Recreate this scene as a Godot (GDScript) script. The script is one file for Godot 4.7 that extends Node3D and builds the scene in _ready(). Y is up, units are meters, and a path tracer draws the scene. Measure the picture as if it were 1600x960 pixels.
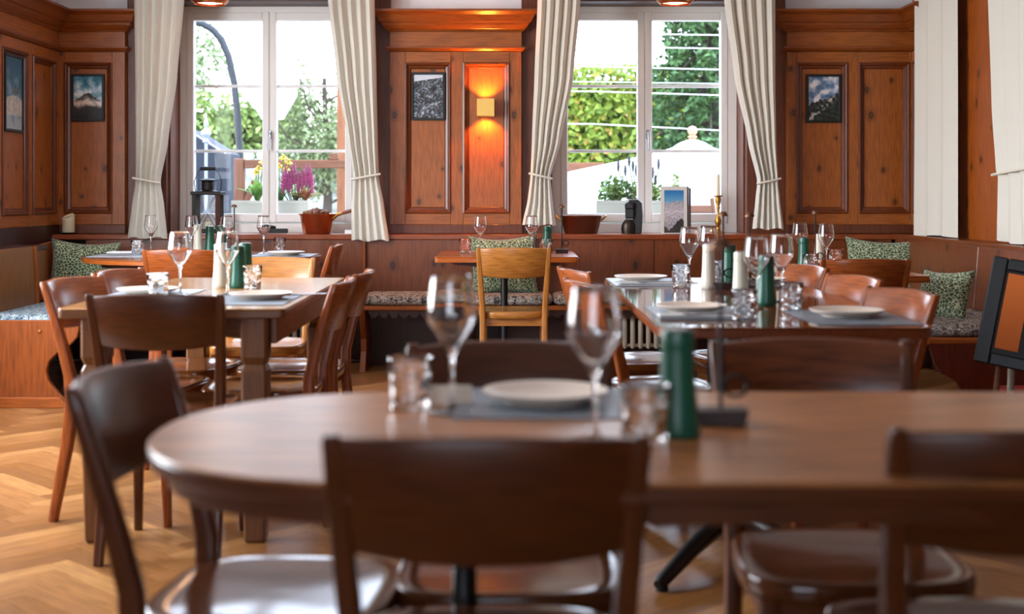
extends Node3D
# A panelled dining room: camera eye 1.13 m above the floor looks down -Z at the window wall 8.8 m away.
const F := 2050.0     # focal length in pixels of a 1600 x 960 frame
const CX := 797.0     # column of the vanishing point
const CY := 301.0     # row of the horizon
const EYE := 1.13
var M := {}
var taken := {}
var rng := RandomNumberGenerator.new()

# ------------------------------------------------------------------ names, nodes
func ax(px: float, d: float) -> float: return (px - CX) * d / F
func ay(py: float, d: float) -> float: return EYE - (py - CY) * d / F
func at(px: float, py: float, d: float) -> Vector3: return Vector3(ax(px, d), ay(py, d), -d)

func numbered(called: String, parent: Node) -> String:
	var key := str(parent.get_instance_id()) + called
	var n: int = taken.get(key, 0)
	taken[key] = n + 1
	return called if n == 0 else "%s_%03d" % [called, n]

func thing(called: String, label: String, category: String, where := Vector3.ZERO, yaw := 0.0, group := "") -> Node3D:
	var o := Node3D.new()
	o.name = numbered(called, self)
	add_child(o, true)
	o.position = where
	o.rotation.y = deg_to_rad(yaw)
	tag(o, label, category, group)
	return o

func tag(o: Node, label: String, category: String, group := "") -> Node:
	o.set_meta("label", label)
	o.set_meta("category", category)
	if group != "":
		o.set_meta("group", group)
	return o

func struct(called: String) -> Node3D:
	var o := Node3D.new()
	o.name = called
	add_child(o, true)
	o.set_meta("kind", "structure")
	return o

func obj(called: String, st, mat: Material, parent: Node = self, where := Vector3.ZERO) -> MeshInstance3D:
	var o := MeshInstance3D.new()
	o.name = numbered(called, parent)
	if st is SurfaceTool:
		st.generate_normals()
		o.mesh = st.commit()
	else:
		o.mesh = st
	o.material_override = mat
	o.position = where
	parent.add_child(o, true)
	return o

func dup(src: Node3D, where: Vector3, yaw: float, label: String, group := "") -> Node3D:
	var o: Node3D = src.duplicate()
	o.name = numbered(str(src.name).rstrip("0123456789").trim_suffix("_"), self)
	add_child(o, true)
	o.position = where
	o.rotation.y = deg_to_rad(yaw)
	o.set_meta("label", label)
	if group != "":
		o.set_meta("group", group)
	return o

# ------------------------------------------------------------------ mesh helpers
func S() -> SurfaceTool:
	var st := SurfaceTool.new()
	st.begin(Mesh.PRIMITIVE_TRIANGLES)
	return st

func put(st: SurfaceTool, tris: PackedVector3Array, groups: PackedInt32Array, closed := true) -> void:
	# tris: corner triples; a closed body is turned so that its faces look outwards
	var vol := 0.0
	if closed:
		for i in range(0, tris.size(), 3):
			vol += tris[i].dot(tris[i + 1].cross(tris[i + 2]))
	var flip := vol > 0.0
	for i in range(0, tris.size(), 3):
		var g := groups[i / 3] if groups.size() > 0 else -1
		var a := tris[i]
		var b := tris[i + 1]
		var c := tris[i + 2]
		if (b - a).cross(c - a).length_squared() < 1e-18:
			continue
		st.set_smooth_group(g)
		st.add_vertex(a)
		st.add_vertex(c if flip else b)
		st.add_vertex(b if flip else c)

func box(st: SurfaceTool, c: Vector3, s: Vector3, b := 0.0, bs := Basis.IDENTITY) -> void:
	var h := s * 0.5
	b = minf(b, minf(h.x, minf(h.y, h.z)) * 0.9)
	var P := func(sx: int, sy: int, sz: int, a: int) -> Vector3:
		var v := Vector3(sx * (h.x - (0.0 if a == 0 else b)), sy * (h.y - (0.0 if a == 1 else b)), sz * (h.z - (0.0 if a == 2 else b)))
		return bs * v + c
	var T := PackedVector3Array()
	for a in 3:
		for s1 in [-1, 1]:
			var q := []
			for k in [[-1, -1], [1, -1], [1, 1], [-1, 1]]:
				var v := [0, 0, 0]
				v[a] = s1
				v[(a + 1) % 3] = k[0]
				v[(a + 2) % 3] = k[1]
				q.append(P.call(v[0], v[1], v[2], a))
			T.append_array([q[0], q[1], q[2], q[0], q[2], q[3]])
	if b > 0.0:
		for a in 3:
			for k in [[-1, -1], [1, -1], [1, 1], [-1, 1]]:
				var q := []
				for e in [-1, 1]:
					var v := [0, 0, 0]
					v[a] = e
					v[(a + 1) % 3] = k[0]
					v[(a + 2) % 3] = k[1]
					q.append(P.call(v[0], v[1], v[2], (a + 1) % 3))
					q.append(P.call(v[0], v[1], v[2], (a + 2) % 3))
				T.append_array([q[0], q[1], q[3], q[0], q[3], q[2]])
		for sx in [-1, 1]:
			for sy in [-1, 1]:
				for sz in [-1, 1]:
					T.append_array([P.call(sx, sy, sz, 0), P.call(sx, sy, sz, 1), P.call(sx, sy, sz, 2)])
	for i in range(0, T.size(), 3):
		var n := (T[i + 1] - T[i]).cross(T[i + 2] - T[i])
		if n.dot((T[i] + T[i + 1] + T[i + 2]) / 3.0 - c) > 0.0:
			var t := T[i + 1]
			T[i + 1] = T[i + 2]
			T[i + 2] = t
	put(st, T, PackedInt32Array(), false)

func lathe(st: SurfaceTool, prof: Array, segs := 24, o := Vector3.ZERO, bs := Basis.IDENTITY) -> void:
	var T := PackedVector3Array()
	var G := PackedInt32Array()
	var g := 1
	for i in prof.size() - 1:
		if i > 0:
			var d1: Vector2 = (prof[i] - prof[i - 1]).normalized()
			var d2: Vector2 = (prof[i + 1] - prof[i]).normalized()
			if d1.dot(d2) < 0.72:
				g += 1
		for j in segs:
			var t1 := TAU * j / segs
			var t2 := TAU * (j + 1) / segs
			var a := o + bs * Vector3(prof[i].x * cos(t1), prof[i].y, prof[i].x * sin(t1))
			var b := o + bs * Vector3(prof[i].x * cos(t2), prof[i].y, prof[i].x * sin(t2))
			var c := o + bs * Vector3(prof[i + 1].x * cos(t2), prof[i + 1].y, prof[i + 1].x * sin(t2))
			var d := o + bs * Vector3(prof[i + 1].x * cos(t1), prof[i + 1].y, prof[i + 1].x * sin(t1))
			T.append_array([a, b, c, a, c, d])
			G.append_array([g, g])
	put(st, T, G, false)

func loft(st: SurfaceTool, rings: Array, smooth := true, caps := true) -> void:
	var T := PackedVector3Array()
	var G := PackedInt32Array()
	var n: int = rings[0].size()
	for i in rings.size() - 1:
		for j in n:
			var k := (j + 1) % n
			T.append_array([rings[i][j], rings[i][k], rings[i + 1][k], rings[i][j], rings[i + 1][k], rings[i + 1][j]])
			G.append_array([1, 1] if smooth else [-1, -1])
	if caps:
		for e in [0, rings.size() - 1]:
			var c := Vector3.ZERO
			for p in rings[e]:
				c += p
			c /= n
			for j in n:
				var k := (j + 1) % n
				if e == 0:
					T.append_array([c, rings[e][k], rings[e][j]])
				else:
					T.append_array([c, rings[e][j], rings[e][k]])
				G.append(-1 if not smooth else 2 + e)
	put(st, T, G, true)

func tube(st: SurfaceTool, pts: Array, r, segs := 8, closed := false) -> void:
	var rings := []
	var n := pts.size()
	var up := Vector3.UP
	for i in n:
		var a: Vector3 = pts[(i - 1 + n) % n] if closed or i > 0 else pts[0]
		var b: Vector3 = pts[(i + 1) % n] if closed or i < n - 1 else pts[n - 1]
		var t := (b - a).normalized()
		if i == 0 and absf(t.dot(up)) > 0.9:
			up = Vector3.RIGHT
		var s := t.cross(up).normalized()
		up = s.cross(t).normalized()
		var rr: float = r[i] if r is Array else r
		var ring := PackedVector3Array()
		for j in segs:
			var q := TAU * j / segs
			ring.append(pts[i] + (s * cos(q) + up * sin(q)) * rr)
		rings.append(ring)
	if closed:
		rings.append(rings[0])
	loft(st, rings, true, not closed)

func prism(st: SurfaceTool, poly: PackedVector2Array, depth: float, xf := Transform3D.IDENTITY, bev := 0.0) -> void:
	var T := PackedVector3Array()
	var G := PackedInt32Array()
	var n := poly.size()
	var levels := [[0.0, 0.0], [depth, 0.0]]
	var small := poly
	if bev > 0.0:
		var off := Geometry2D.offset_polygon(poly, -bev, Geometry2D.JOIN_MITER)
		if off.size() == 1 and off[0].size() == n:
			small = off[0]
			# keep the same starting corner
			var best := 0
			for k in n:
				if small[k].distance_to(poly[0]) < small[best].distance_to(poly[0]):
					best = k
			var turned := PackedVector2Array()
			for k in n:
				turned.append(small[(best + k) % n])
			small = turned
			if small[1].distance_to(poly[1]) > small[n - 1].distance_to(poly[1]):
				small = poly
			else:
				levels = [[0.0, 1.0], [bev, 0.0], [depth - bev, 0.0], [depth, 1.0]]
	var P := func(k: int, l: Array) -> Vector3:
		var q := small[k] if l[1] > 0.5 else poly[k]
		return xf * Vector3(q.x, q.y, l[0])
	var gs := PackedInt32Array()
	var g := 10
	for j in n:
		var d1 := (poly[j] - poly[(j - 1 + n) % n]).normalized()
		var d2 := (poly[(j + 1) % n] - poly[j]).normalized()
		if d1.dot(d2) < 0.85:
			g += 1
		gs.append(g)
	for i in levels.size() - 1:
		for j in n:
			var k := (j + 1) % n
			var a: Vector3 = P.call(j, levels[i])
			var b: Vector3 = P.call(k, levels[i])
			var c: Vector3 = P.call(k, levels[i + 1])
			var d: Vector3 = P.call(j, levels[i + 1])
			T.append_array([a, b, c, a, c, d])
			G.append_array([gs[j] + 1000 * i, gs[j] + 1000 * i])
	var idx := Geometry2D.triangulate_polygon(small)
	for i in range(0, idx.size(), 3):
		var ta := small[idx[i]]
		var tb := small[idx[i + 1]]
		var tc := small[idx[i + 2]]
		# the sides run with the polygon; turn caps to agree
		var ccw := (tb - ta).cross(tc - ta) > 0.0
		var poly_ccw := not Geometry2D.is_polygon_clockwise(poly)
		var same := ccw == poly_ccw
		var l0: Array = levels[0]
		var l1: Array = levels[levels.size() - 1]
		var o := [idx[i], idx[i + 1], idx[i + 2]] if same else [idx[i], idx[i + 2], idx[i + 1]]
		T.append_array([P.call(o[0], l1), P.call(o[1], l1), P.call(o[2], l1)])
		T.append_array([P.call(o[0], l0), P.call(o[2], l0), P.call(o[1], l0)])
		G.append_array([-1, -1])
	put(st, T, G, true)

func sheet(st: SurfaceTool, rows: Array) -> void:
	var T := PackedVector3Array()
	var G := PackedInt32Array()
	for i in rows.size() - 1:
		for j in rows[0].size() - 1:
			var a: Vector3 = rows[i][j]
			var b: Vector3 = rows[i][j + 1]
			var c: Vector3 = rows[i + 1][j + 1]
			var d: Vector3 = rows[i + 1][j]
			T.append_array([a, b, c, a, c, d])
			G.append_array([1, 1])
	put(st, T, G, false)

func mold(st: SurfaceTool, prof: Array, path: Array, outs: Array) -> void:
	# a moulding: profile (out, up) carried along a horizontal path; outs are the mitred outward directions
	var rings := []
	for i in path.size():
		var ring := PackedVector3Array()
		for p in prof:
			ring.append(path[i] + outs[i] * p.x + Vector3.UP * p.y)
		rings.append(ring)
	loft(st, rings, false, true)

func lay(p: Vector3, x: Vector3, y: Vector3) -> Transform3D:
	return Transform3D(Basis(x, y, x.cross(y)), p)

# ------------------------------------------------------------------ materials
func noise_tex(kind: int, freq: float, stops: Array, size := 512, octaves := 4, sd := 1, const_ramp := false, normal := false, cell_ret := 1) -> NoiseTexture2D:
	var n := FastNoiseLite.new()
	n.noise_type = kind
	n.frequency = freq
	n.fractal_octaves = octaves
	n.seed = sd
	if kind == FastNoiseLite.TYPE_CELLULAR:
		n.cellular_return_type = cell_ret
		n.fractal_type = FastNoiseLite.FRACTAL_NONE
		n.domain_warp_enabled = true
		n.domain_warp_amplitude = 12.0
		n.domain_warp_frequency = 0.03
	var t := NoiseTexture2D.new()
	t.width = size
	t.height = size
	t.seamless = true
	t.noise = n
	if normal:
		t.as_normal_map = true
		t.bump_strength = 2.0
	elif stops.size() > 0:
		var g := Gradient.new()
		g.offsets = PackedFloat32Array(stops.map(func(s): return s[0]))
		g.colors = PackedColorArray(stops.map(func(s): return s[1]))
		if const_ramp:
			g.interpolation_mode = Gradient.GRADIENT_INTERPOLATE_CONSTANT
		t.color_ramp = g
	return t

func grey(v: float) -> Color: return Color(v, v, v)

func plain(c: Color, rough := 0.6, metal := 0.0) -> StandardMaterial3D:
	var m := StandardMaterial3D.new()
	m.albedo_color = c
	m.roughness = rough
	m.metallic = metal
	return m

func wood(c: Color, axis: int, rough := 0.35, world := false, fine := 7.0, knots := false, tex: Texture2D = null) -> StandardMaterial3D:
	var m := plain(c, rough)
	m.albedo_texture = tex if tex else M.grain_tex
	m.uv1_triplanar = true
	m.uv1_world_triplanar = world
	var s := Vector3(fine, fine, fine)
	s[axis] = fine * 0.09
	m.uv1_scale = s
	m.uv1_triplanar_sharpness = 8.0
	if knots:
		m.detail_enabled = true
		m.detail_albedo = M.knot_tex
		m.detail_uv_layer = BaseMaterial3D.DETAIL_UV_2
		m.uv2_triplanar = true
		m.uv2_world_triplanar = world
		m.uv2_scale = Vector3(1.25, 1.0, 1.25)
		m.uv2_offset = Vector3(0.31, 0.4, 0.2)
	return m

func knot_image() -> ImageTexture:
	var im := Image.create(512, 512, false, Image.FORMAT_RGBA8)
	im.fill(Color(0.1, 0.035, 0.015, 0.0))
	var r := RandomNumberGenerator.new()
	r.seed = 77
	for k in 15:
		var c := Vector2(r.randf_range(24, 488), r.randf_range(24, 488))
		var rx := r.randf_range(5.0, 10.0)
		var ry := rx * r.randf_range(0.8, 1.5)
		for y in range(-36, 37):
			for x in range(-36, 37):
				var q := Vector2(x / rx, y / ry).length()
				var a := 0.0
				if q < 1.0:
					a = 0.72 + 0.2 * (1.0 if q > 0.75 else 0.0)
				elif q < 3.4:
					a = 0.4 * pow((3.4 - q) / 2.4, 1.6)
				var px := int(c.x) + x
				var py := int(c.y) + y
				if a > 0.0 and px >= 0 and py >= 0 and px < 512 and py < 512:
					im.set_pixel(px, py, Color(0.1, 0.035, 0.015, maxf(a, im.get_pixel(px, py).a)))
	return ImageTexture.create_from_image(im)

func make_materials() -> void:
	var SX := FastNoiseLite.TYPE_SIMPLEX
	var CE := FastNoiseLite.TYPE_CELLULAR
	M.grain_tex = noise_tex(SX, 0.016, [[0.0, grey(0.74)], [0.35, grey(0.87)], [0.6, grey(0.93)], [1.0, grey(1.0)]], 512, 5, 3)
	M.grain_bold = noise_tex(SX, 0.02, [[0.0, grey(0.5)], [0.35, grey(0.78)], [0.55, grey(0.9)], [1.0, grey(1.0)]], 512, 5, 14)
	M.knot_tex = knot_image()
	var red := Color(0.66, 0.36, 0.13)
	M.pine_up = wood(red, 1, 0.34, true, 7.0, true)
	M.pine_across = wood(red, 0, 0.34, true, 5.0)
	M.pine_deep = wood(red, 2, 0.34, true, 5.0)
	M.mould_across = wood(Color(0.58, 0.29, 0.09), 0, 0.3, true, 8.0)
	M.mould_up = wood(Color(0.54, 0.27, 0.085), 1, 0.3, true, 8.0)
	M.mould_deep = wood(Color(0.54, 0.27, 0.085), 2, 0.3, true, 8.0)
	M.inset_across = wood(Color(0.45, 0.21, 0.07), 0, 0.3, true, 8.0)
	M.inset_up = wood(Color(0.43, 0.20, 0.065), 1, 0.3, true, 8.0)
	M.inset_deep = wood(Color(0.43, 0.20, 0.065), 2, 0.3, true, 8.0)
	M.board_up = wood(Color(0.42, 0.21, 0.11), 1, 0.4, true, 5.0)
	M.bench_back = wood(Color(0.48, 0.24, 0.10), 1, 0.32, true, 5.0, true)
	M.bench_red = wood(Color(0.60, 0.30, 0.10), 1, 0.32, true, 5.0)
	M.bench_edge = wood(Color(0.66, 0.34, 0.12), 0, 0.3, true, 7.0)
	M.olive = wood(Color(0.56, 0.36, 0.17), 1, 0.32, true, 6.0)  # on the left backrest, reflected light is put into this paler wood
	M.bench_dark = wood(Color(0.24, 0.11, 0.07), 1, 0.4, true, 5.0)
	M.knotty = wood(Color(0.66, 0.33, 0.09), 1, 0.34, true, 5.0, true)
	M.chair_up = wood(Color(0.60, 0.30, 0.12), 1, 0.26, false, 9.0)
	M.chair_across = wood(Color(0.60, 0.30, 0.12), 0, 0.24, false, 9.0)
	M.chair_seat = wood(Color(0.50, 0.27, 0.12), 2, 0.12, false, 9.0)
	M.chair_shade_up = wood(Color(0.36, 0.175, 0.065), 1, 0.3, false, 9.0)  # copies of the chair wood with the backlit foreground shade put into the colour
	M.chair_shade_across = wood(Color(0.34, 0.16, 0.055), 0, 0.3, false, 9.0)
	M.chair_mid_across = wood(Color(0.46, 0.225, 0.085), 0, 0.34, false, 5.0, false, M.grain_bold)
	M.chair_shade_seat = wood(Color(0.36, 0.19, 0.09), 2, 0.14, false, 9.0)
	M.oak_up = wood(Color(0.72, 0.46, 0.20), 1, 0.32, false, 9.0)
	M.oak_across = wood(Color(0.72, 0.46, 0.20), 0, 0.26, false, 9.0)
	M.top_brown = wood(Color(0.72, 0.45, 0.23), 0, 0.33, false, 3.2, false, M.grain_bold)
	M.top_edge = wood(Color(0.37, 0.18, 0.065), 0, 0.3, false, 6.0)
	M.rustic_top = wood(Color(0.74, 0.54, 0.34), 2, 0.15, false, 5.0)
	M.rustic = wood(Color(0.46, 0.28, 0.13), 1, 0.4, false, 6.0)
	M.rustic_apron = wood(Color(0.42, 0.25, 0.11), 0, 0.4, false, 6.0)
	M.rustic_apron_lit = wood(Color(0.56, 0.36, 0.19), 2, 0.4, false, 6.0)  # side apron, paler than the front: light on that side is in the colour
	M.gloss_top = wood(Color(0.46, 0.24, 0.12), 2, 0.06, false, 5.0)
	M.orange_top = wood(Color(0.70, 0.36, 0.13), 0, 0.24, false, 6.0)
	M.grey_top = wood(Color(0.56, 0.33, 0.2), 0, 0.15, false, 6.0)
	M.planks = []
	for k in 5:
		var c: Color = [Color(0.66, 0.45, 0.25), Color(0.58, 0.38, 0.19), Color(0.72, 0.51, 0.30), Color(0.64, 0.43, 0.24), Color(0.55, 0.36, 0.19)][k]
		var m := wood(c, 0, 0.3, false, 6.0)
		m.uv1_offset = Vector3(0.17 * k, 0.3 * k, 0.23 * k)
		M.planks.append(m)
	M.plaster = plain(Color(0.93, 0.93, 0.94), 0.9)
	M.white_frame = plain(Color(0.92, 0.91, 0.89), 0.4)
	M.dark = plain(Color(0.03, 0.025, 0.025), 0.5)
	M.black_metal = plain(Color(0.045, 0.045, 0.05), 0.38)
	M.pane = plain(Color(1, 1, 1, 0.03), 0.0)
	M.pane.metallic_specular = 0.2
	M.pane.transparency = BaseMaterial3D.TRANSPARENCY_ALPHA
	M.glass = plain(Color(1, 1, 1, 0.0), 0.0)
	M.glass.refraction_enabled = true
	M.glass.refraction_scale = 0.05
	M.curtain = plain(Color(0.83, 0.81, 0.76), 0.9)
	M.curtain.backlight_enabled = true
	M.curtain.backlight = Color(0.22, 0.21, 0.18)
	M.curtain.normal_enabled = true
	M.curtain.normal_texture = noise_tex(SX, 0.12, [], 256, 2, 9, false, true)
	M.curtain.normal_scale = 0.25
	M.curtain.uv1_triplanar = true
	M.curtain.uv1_scale = Vector3(6, 6, 6)
	M.rope = plain(Color(0.85, 0.82, 0.76), 0.85)
	M.brass = plain(Color(0.72, 0.53, 0.25), 0.36, 1.0)
	M.gold = plain(Color(0.93, 0.76, 0.40), 0.5, 0.15)
	M.copper = plain(Color(0.88, 0.60, 0.44), 0.27, 1.0)
	M.copper_dark = plain(Color(0.45, 0.31, 0.23), 0.42, 0.85)
	M.steel = plain(Color(0.62, 0.62, 0.63), 0.3, 1.0)
	M.stone = plain(Color(0.86, 0.79, 0.72), 0.35)
	M.stone_white = plain(Color(0.86, 0.84, 0.81), 0.35)
	M.mat_grey = plain(Color(0.42, 0.46, 0.50), 0.42)
	M.mat_light = plain(Color(0.66, 0.70, 0.74), 0.42)
	M.napkin = plain(Color(0.85, 0.78, 0.70), 0.9)
	M.mill_white = plain(Color(0.82, 0.79, 0.72), 0.35)
	M.mill_green = plain(Color(0.085, 0.32, 0.24), 0.34)
	M.leather = plain(Color(0.17, 0.07, 0.05), 0.5)
	M.strap = plain(Color(0.04, 0.04, 0.045), 0.55)
	M.candle = plain(Color(0.88, 0.83, 0.70), 0.5)
	M.candle.subsurf_scatter_enabled = true
	M.candle.subsurf_scatter_strength = 0.3
	M.radiator = plain(Color(0.80, 0.76, 0.68), 0.4)
	M.iron = plain(Color(0.14, 0.12, 0.11), 0.55, 0.5)
	M.leopard = plain(Color.WHITE, 0.85)
	M.leopard.albedo_texture = noise_tex(CE, 0.045, [[0.0, Color(0.86, 0.85, 0.74)], [0.085, Color(0.80, 0.81, 0.66)], [0.13, Color(0.20, 0.31, 0.17)], [1.0, Color(0.11, 0.19, 0.12)]], 512, 1, 5, false, false, FastNoiseLite.RETURN_DISTANCE2_SUB)
	M.leopard.uv1_triplanar = true
	M.leopard.uv1_scale = Vector3(2.4, 2.4, 2.4)
	M.leopard.rim_enabled = true
	M.leopard.rim = 0.4
	for k in 2:
		var m := plain(Color.WHITE, 0.9)
		var cs := [[Color(0.20, 0.29, 0.36), Color(0.44, 0.54, 0.6), Color(0.78, 0.80, 0.80), Color(0.30, 0.40, 0.36)], [Color(0.22, 0.22, 0.24), Color(0.58, 0.52, 0.45), Color(0.82, 0.78, 0.72), Color(0.36, 0.38, 0.42)]][k] as Array
		m.albedo_texture = noise_tex(SX, 0.014, [[0.0, cs[0]], [0.34, cs[1]], [0.42, cs[2]], [0.5, cs[0]], [0.56, cs[3]], [0.62, cs[2]], [0.70, cs[1]], [0.82, cs[0]]], 512, 3, 21 + k, true)
		m.uv1_triplanar = true
		m.uv1_world_triplanar = true
		m.uv1_scale = Vector3(2.2, 2.2, 2.2)
		M["floral_blue" if k == 0 else "floral_grey"] = m
	M.leaf = plain(Color.WHITE, 0.6)
	M.leaf.vertex_color_use_as_albedo = true
	M.leaf.backlight_enabled = true
	M.leaf.backlight = Color(0.3, 0.34, 0.16)
	M.slate = plain(Color(0.10, 0.135, 0.19), 0.7)
	M.pole = plain(Color(0.13, 0.15, 0.17), 0.6)
	M.canvas = plain(Color(0.92, 0.92, 0.91), 0.85)
	M.canvas.backlight_enabled = true
	M.canvas.backlight = Color(0.5, 0.5, 0.48)
	M.timber = wood(Color(0.50, 0.30, 0.18), 0, 0.7, true, 4.0)
	M.planter = plain(Color(0.74, 0.73, 0.68), 0.6)
	M.soil = plain(Color(0.1, 0.07, 0.05), 0.95)
	M.rubble = plain(Color(0.9, 0.9, 0.86), 0.95)
	M.rubble.albedo_texture = noise_tex(CE, 0.03, [[0.0, grey(0.42)], [0.12, grey(0.6)], [0.3, grey(0.86)], [1.0, grey(1.0)]], 512, 1, 8, false, false, FastNoiseLite.RETURN_DISTANCE2_SUB)
	M.rubble.uv1_triplanar = true
	M.rubble.uv1_scale = Vector3(0.35, 0.35, 0.35)
	M.paving = plain(Color(0.60, 0.59, 0.57), 0.9)
	M.bark = plain(Color(0.25, 0.2, 0.16), 0.9)
	M.wire = plain(Color(0.85, 0.86, 0.86), 0.5)

# ------------------------------------------------------------------ camera and light
func _ready() -> void:
	rng.seed = 11
	var cam := Camera3D.new()
	cam.name = "camera"
	var ca := CameraAttributesPhysical.new()
	ca.frustum_focal_length = 50.0
	ca.frustum_focus_distance = 7.4
	ca.exposure_aperture = 2.75
	ca.frustum_near = 0.1
	ca.frustum_far = 200.0
	cam.attributes = ca
	cam.projection = Camera3D.PROJECTION_FRUSTUM
	cam.keep_aspect = Camera3D.KEEP_HEIGHT
	cam.near = 0.1
	cam.far = 200.0
	cam.size = 960.0 / F * 0.1
	cam.frustum_offset = Vector2((800.0 - CX) / F, -(480.0 - CY) / F) * 0.1
	cam.position = Vector3(0, EYE, 0)
	add_child(cam)
	cam.current = true
	var env := Environment.new()
	env.background_mode = Environment.BG_SKY
	var sky := Sky.new()
	var sm := ProceduralSkyMaterial.new()
	sm.sky_top_color = Color(0.80, 0.88, 1.0)
	sm.sky_horizon_color = Color(0.97, 0.985, 1.0)
	sm.ground_bottom_color = Color(0.35, 0.34, 0.32)
	sm.ground_horizon_color = Color(0.6, 0.6, 0.58)
	sm.sky_energy_multiplier = 2.6
	sm.ground_energy_multiplier = 0.8
	sky.sky_material = sm
	env.sky = sky
	env.tonemap_mode = Environment.TONE_MAPPER_LINEAR
	env.tonemap_exposure = 1.0
	env.sdfgi_enabled = true
	env.ssao_enabled = true
	env.ssil_enabled = true
	var we := WorldEnvironment.new()
	we.name = "world_environment"
	we.environment = env
	add_child(we)
	# daylight from two unseen left-wall windows, placed to light the room sideways
	for d in [4.1, 5.7]:
		var al := AreaLight3D.new()
		al.name = numbered("unseen_room_light", self)
		al.area_size = Vector2(1.15, 1.5)
		al.area_normalize_energy = false
		al.light_energy = 8.0
		al.light_color = Color(0.95, 0.975, 1.0)
		al.shadow_enabled = true
		al.area_range = 30.0
		add_child(al)
		al.position = Vector3(-3.16, 1.65, -d)
		al.rotation.y = -PI / 2
	# unseen fill light, added behind the camera to brighten the room
	for x in [-0.75]:
		var al := AreaLight3D.new()
		al.name = numbered("unseen_room_light", self)
		al.area_size = Vector2(1.9, 1.5)
		al.area_normalize_energy = false
		al.light_energy = 0.18
		al.light_color = Color(0.97, 0.98, 1.0)
		al.shadow_enabled = true
		al.area_range = 30.0
		add_child(al)
		al.position = Vector3(x, 1.65, 2.24)
	make_materials()
	room()
	panelling()
	benches()
	windows()
	outdoors()
	tables_and_chairs()
	tableware()
	sill_things()
	fabrics()
	wall_things()

# ------------------------------------------------------------------ room shell
const XL := -3.07
const XR := 2.73
const W1 := [-2.32, -1.03]
const W2 := [0.268, 1.598]

func plank_pattern() -> Array:
	# herringbone: columns of the zigzag run away from the camera
	var L := 0.48
	var w := 0.08
	var out := []
	var c := sqrt(0.5)
	for col in range(-14, 15):
		for k in range(-90, 60):
			for kind in 2:
				var u: float
				var v: float
				if kind == 0:
					u = k * w + L * 0.5 + col * L
					v = k * w + w * 0.5 - col * L
				else:
					u = k * w - w * 0.5 + col * L
					v = k * w + L * 0.5 - col * L
				var x := (u - v) * c
				var z := (u + v) * c - 2.0
				if x < XL + 0.05 or x > XR - 0.05 or z < -8.85 or z > -1.0:
					continue
				out.append([Vector3(x, 0.0, z), kind, (k * 7 + col * 13 + kind * 3) % 5, L, w])
	return out

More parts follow.
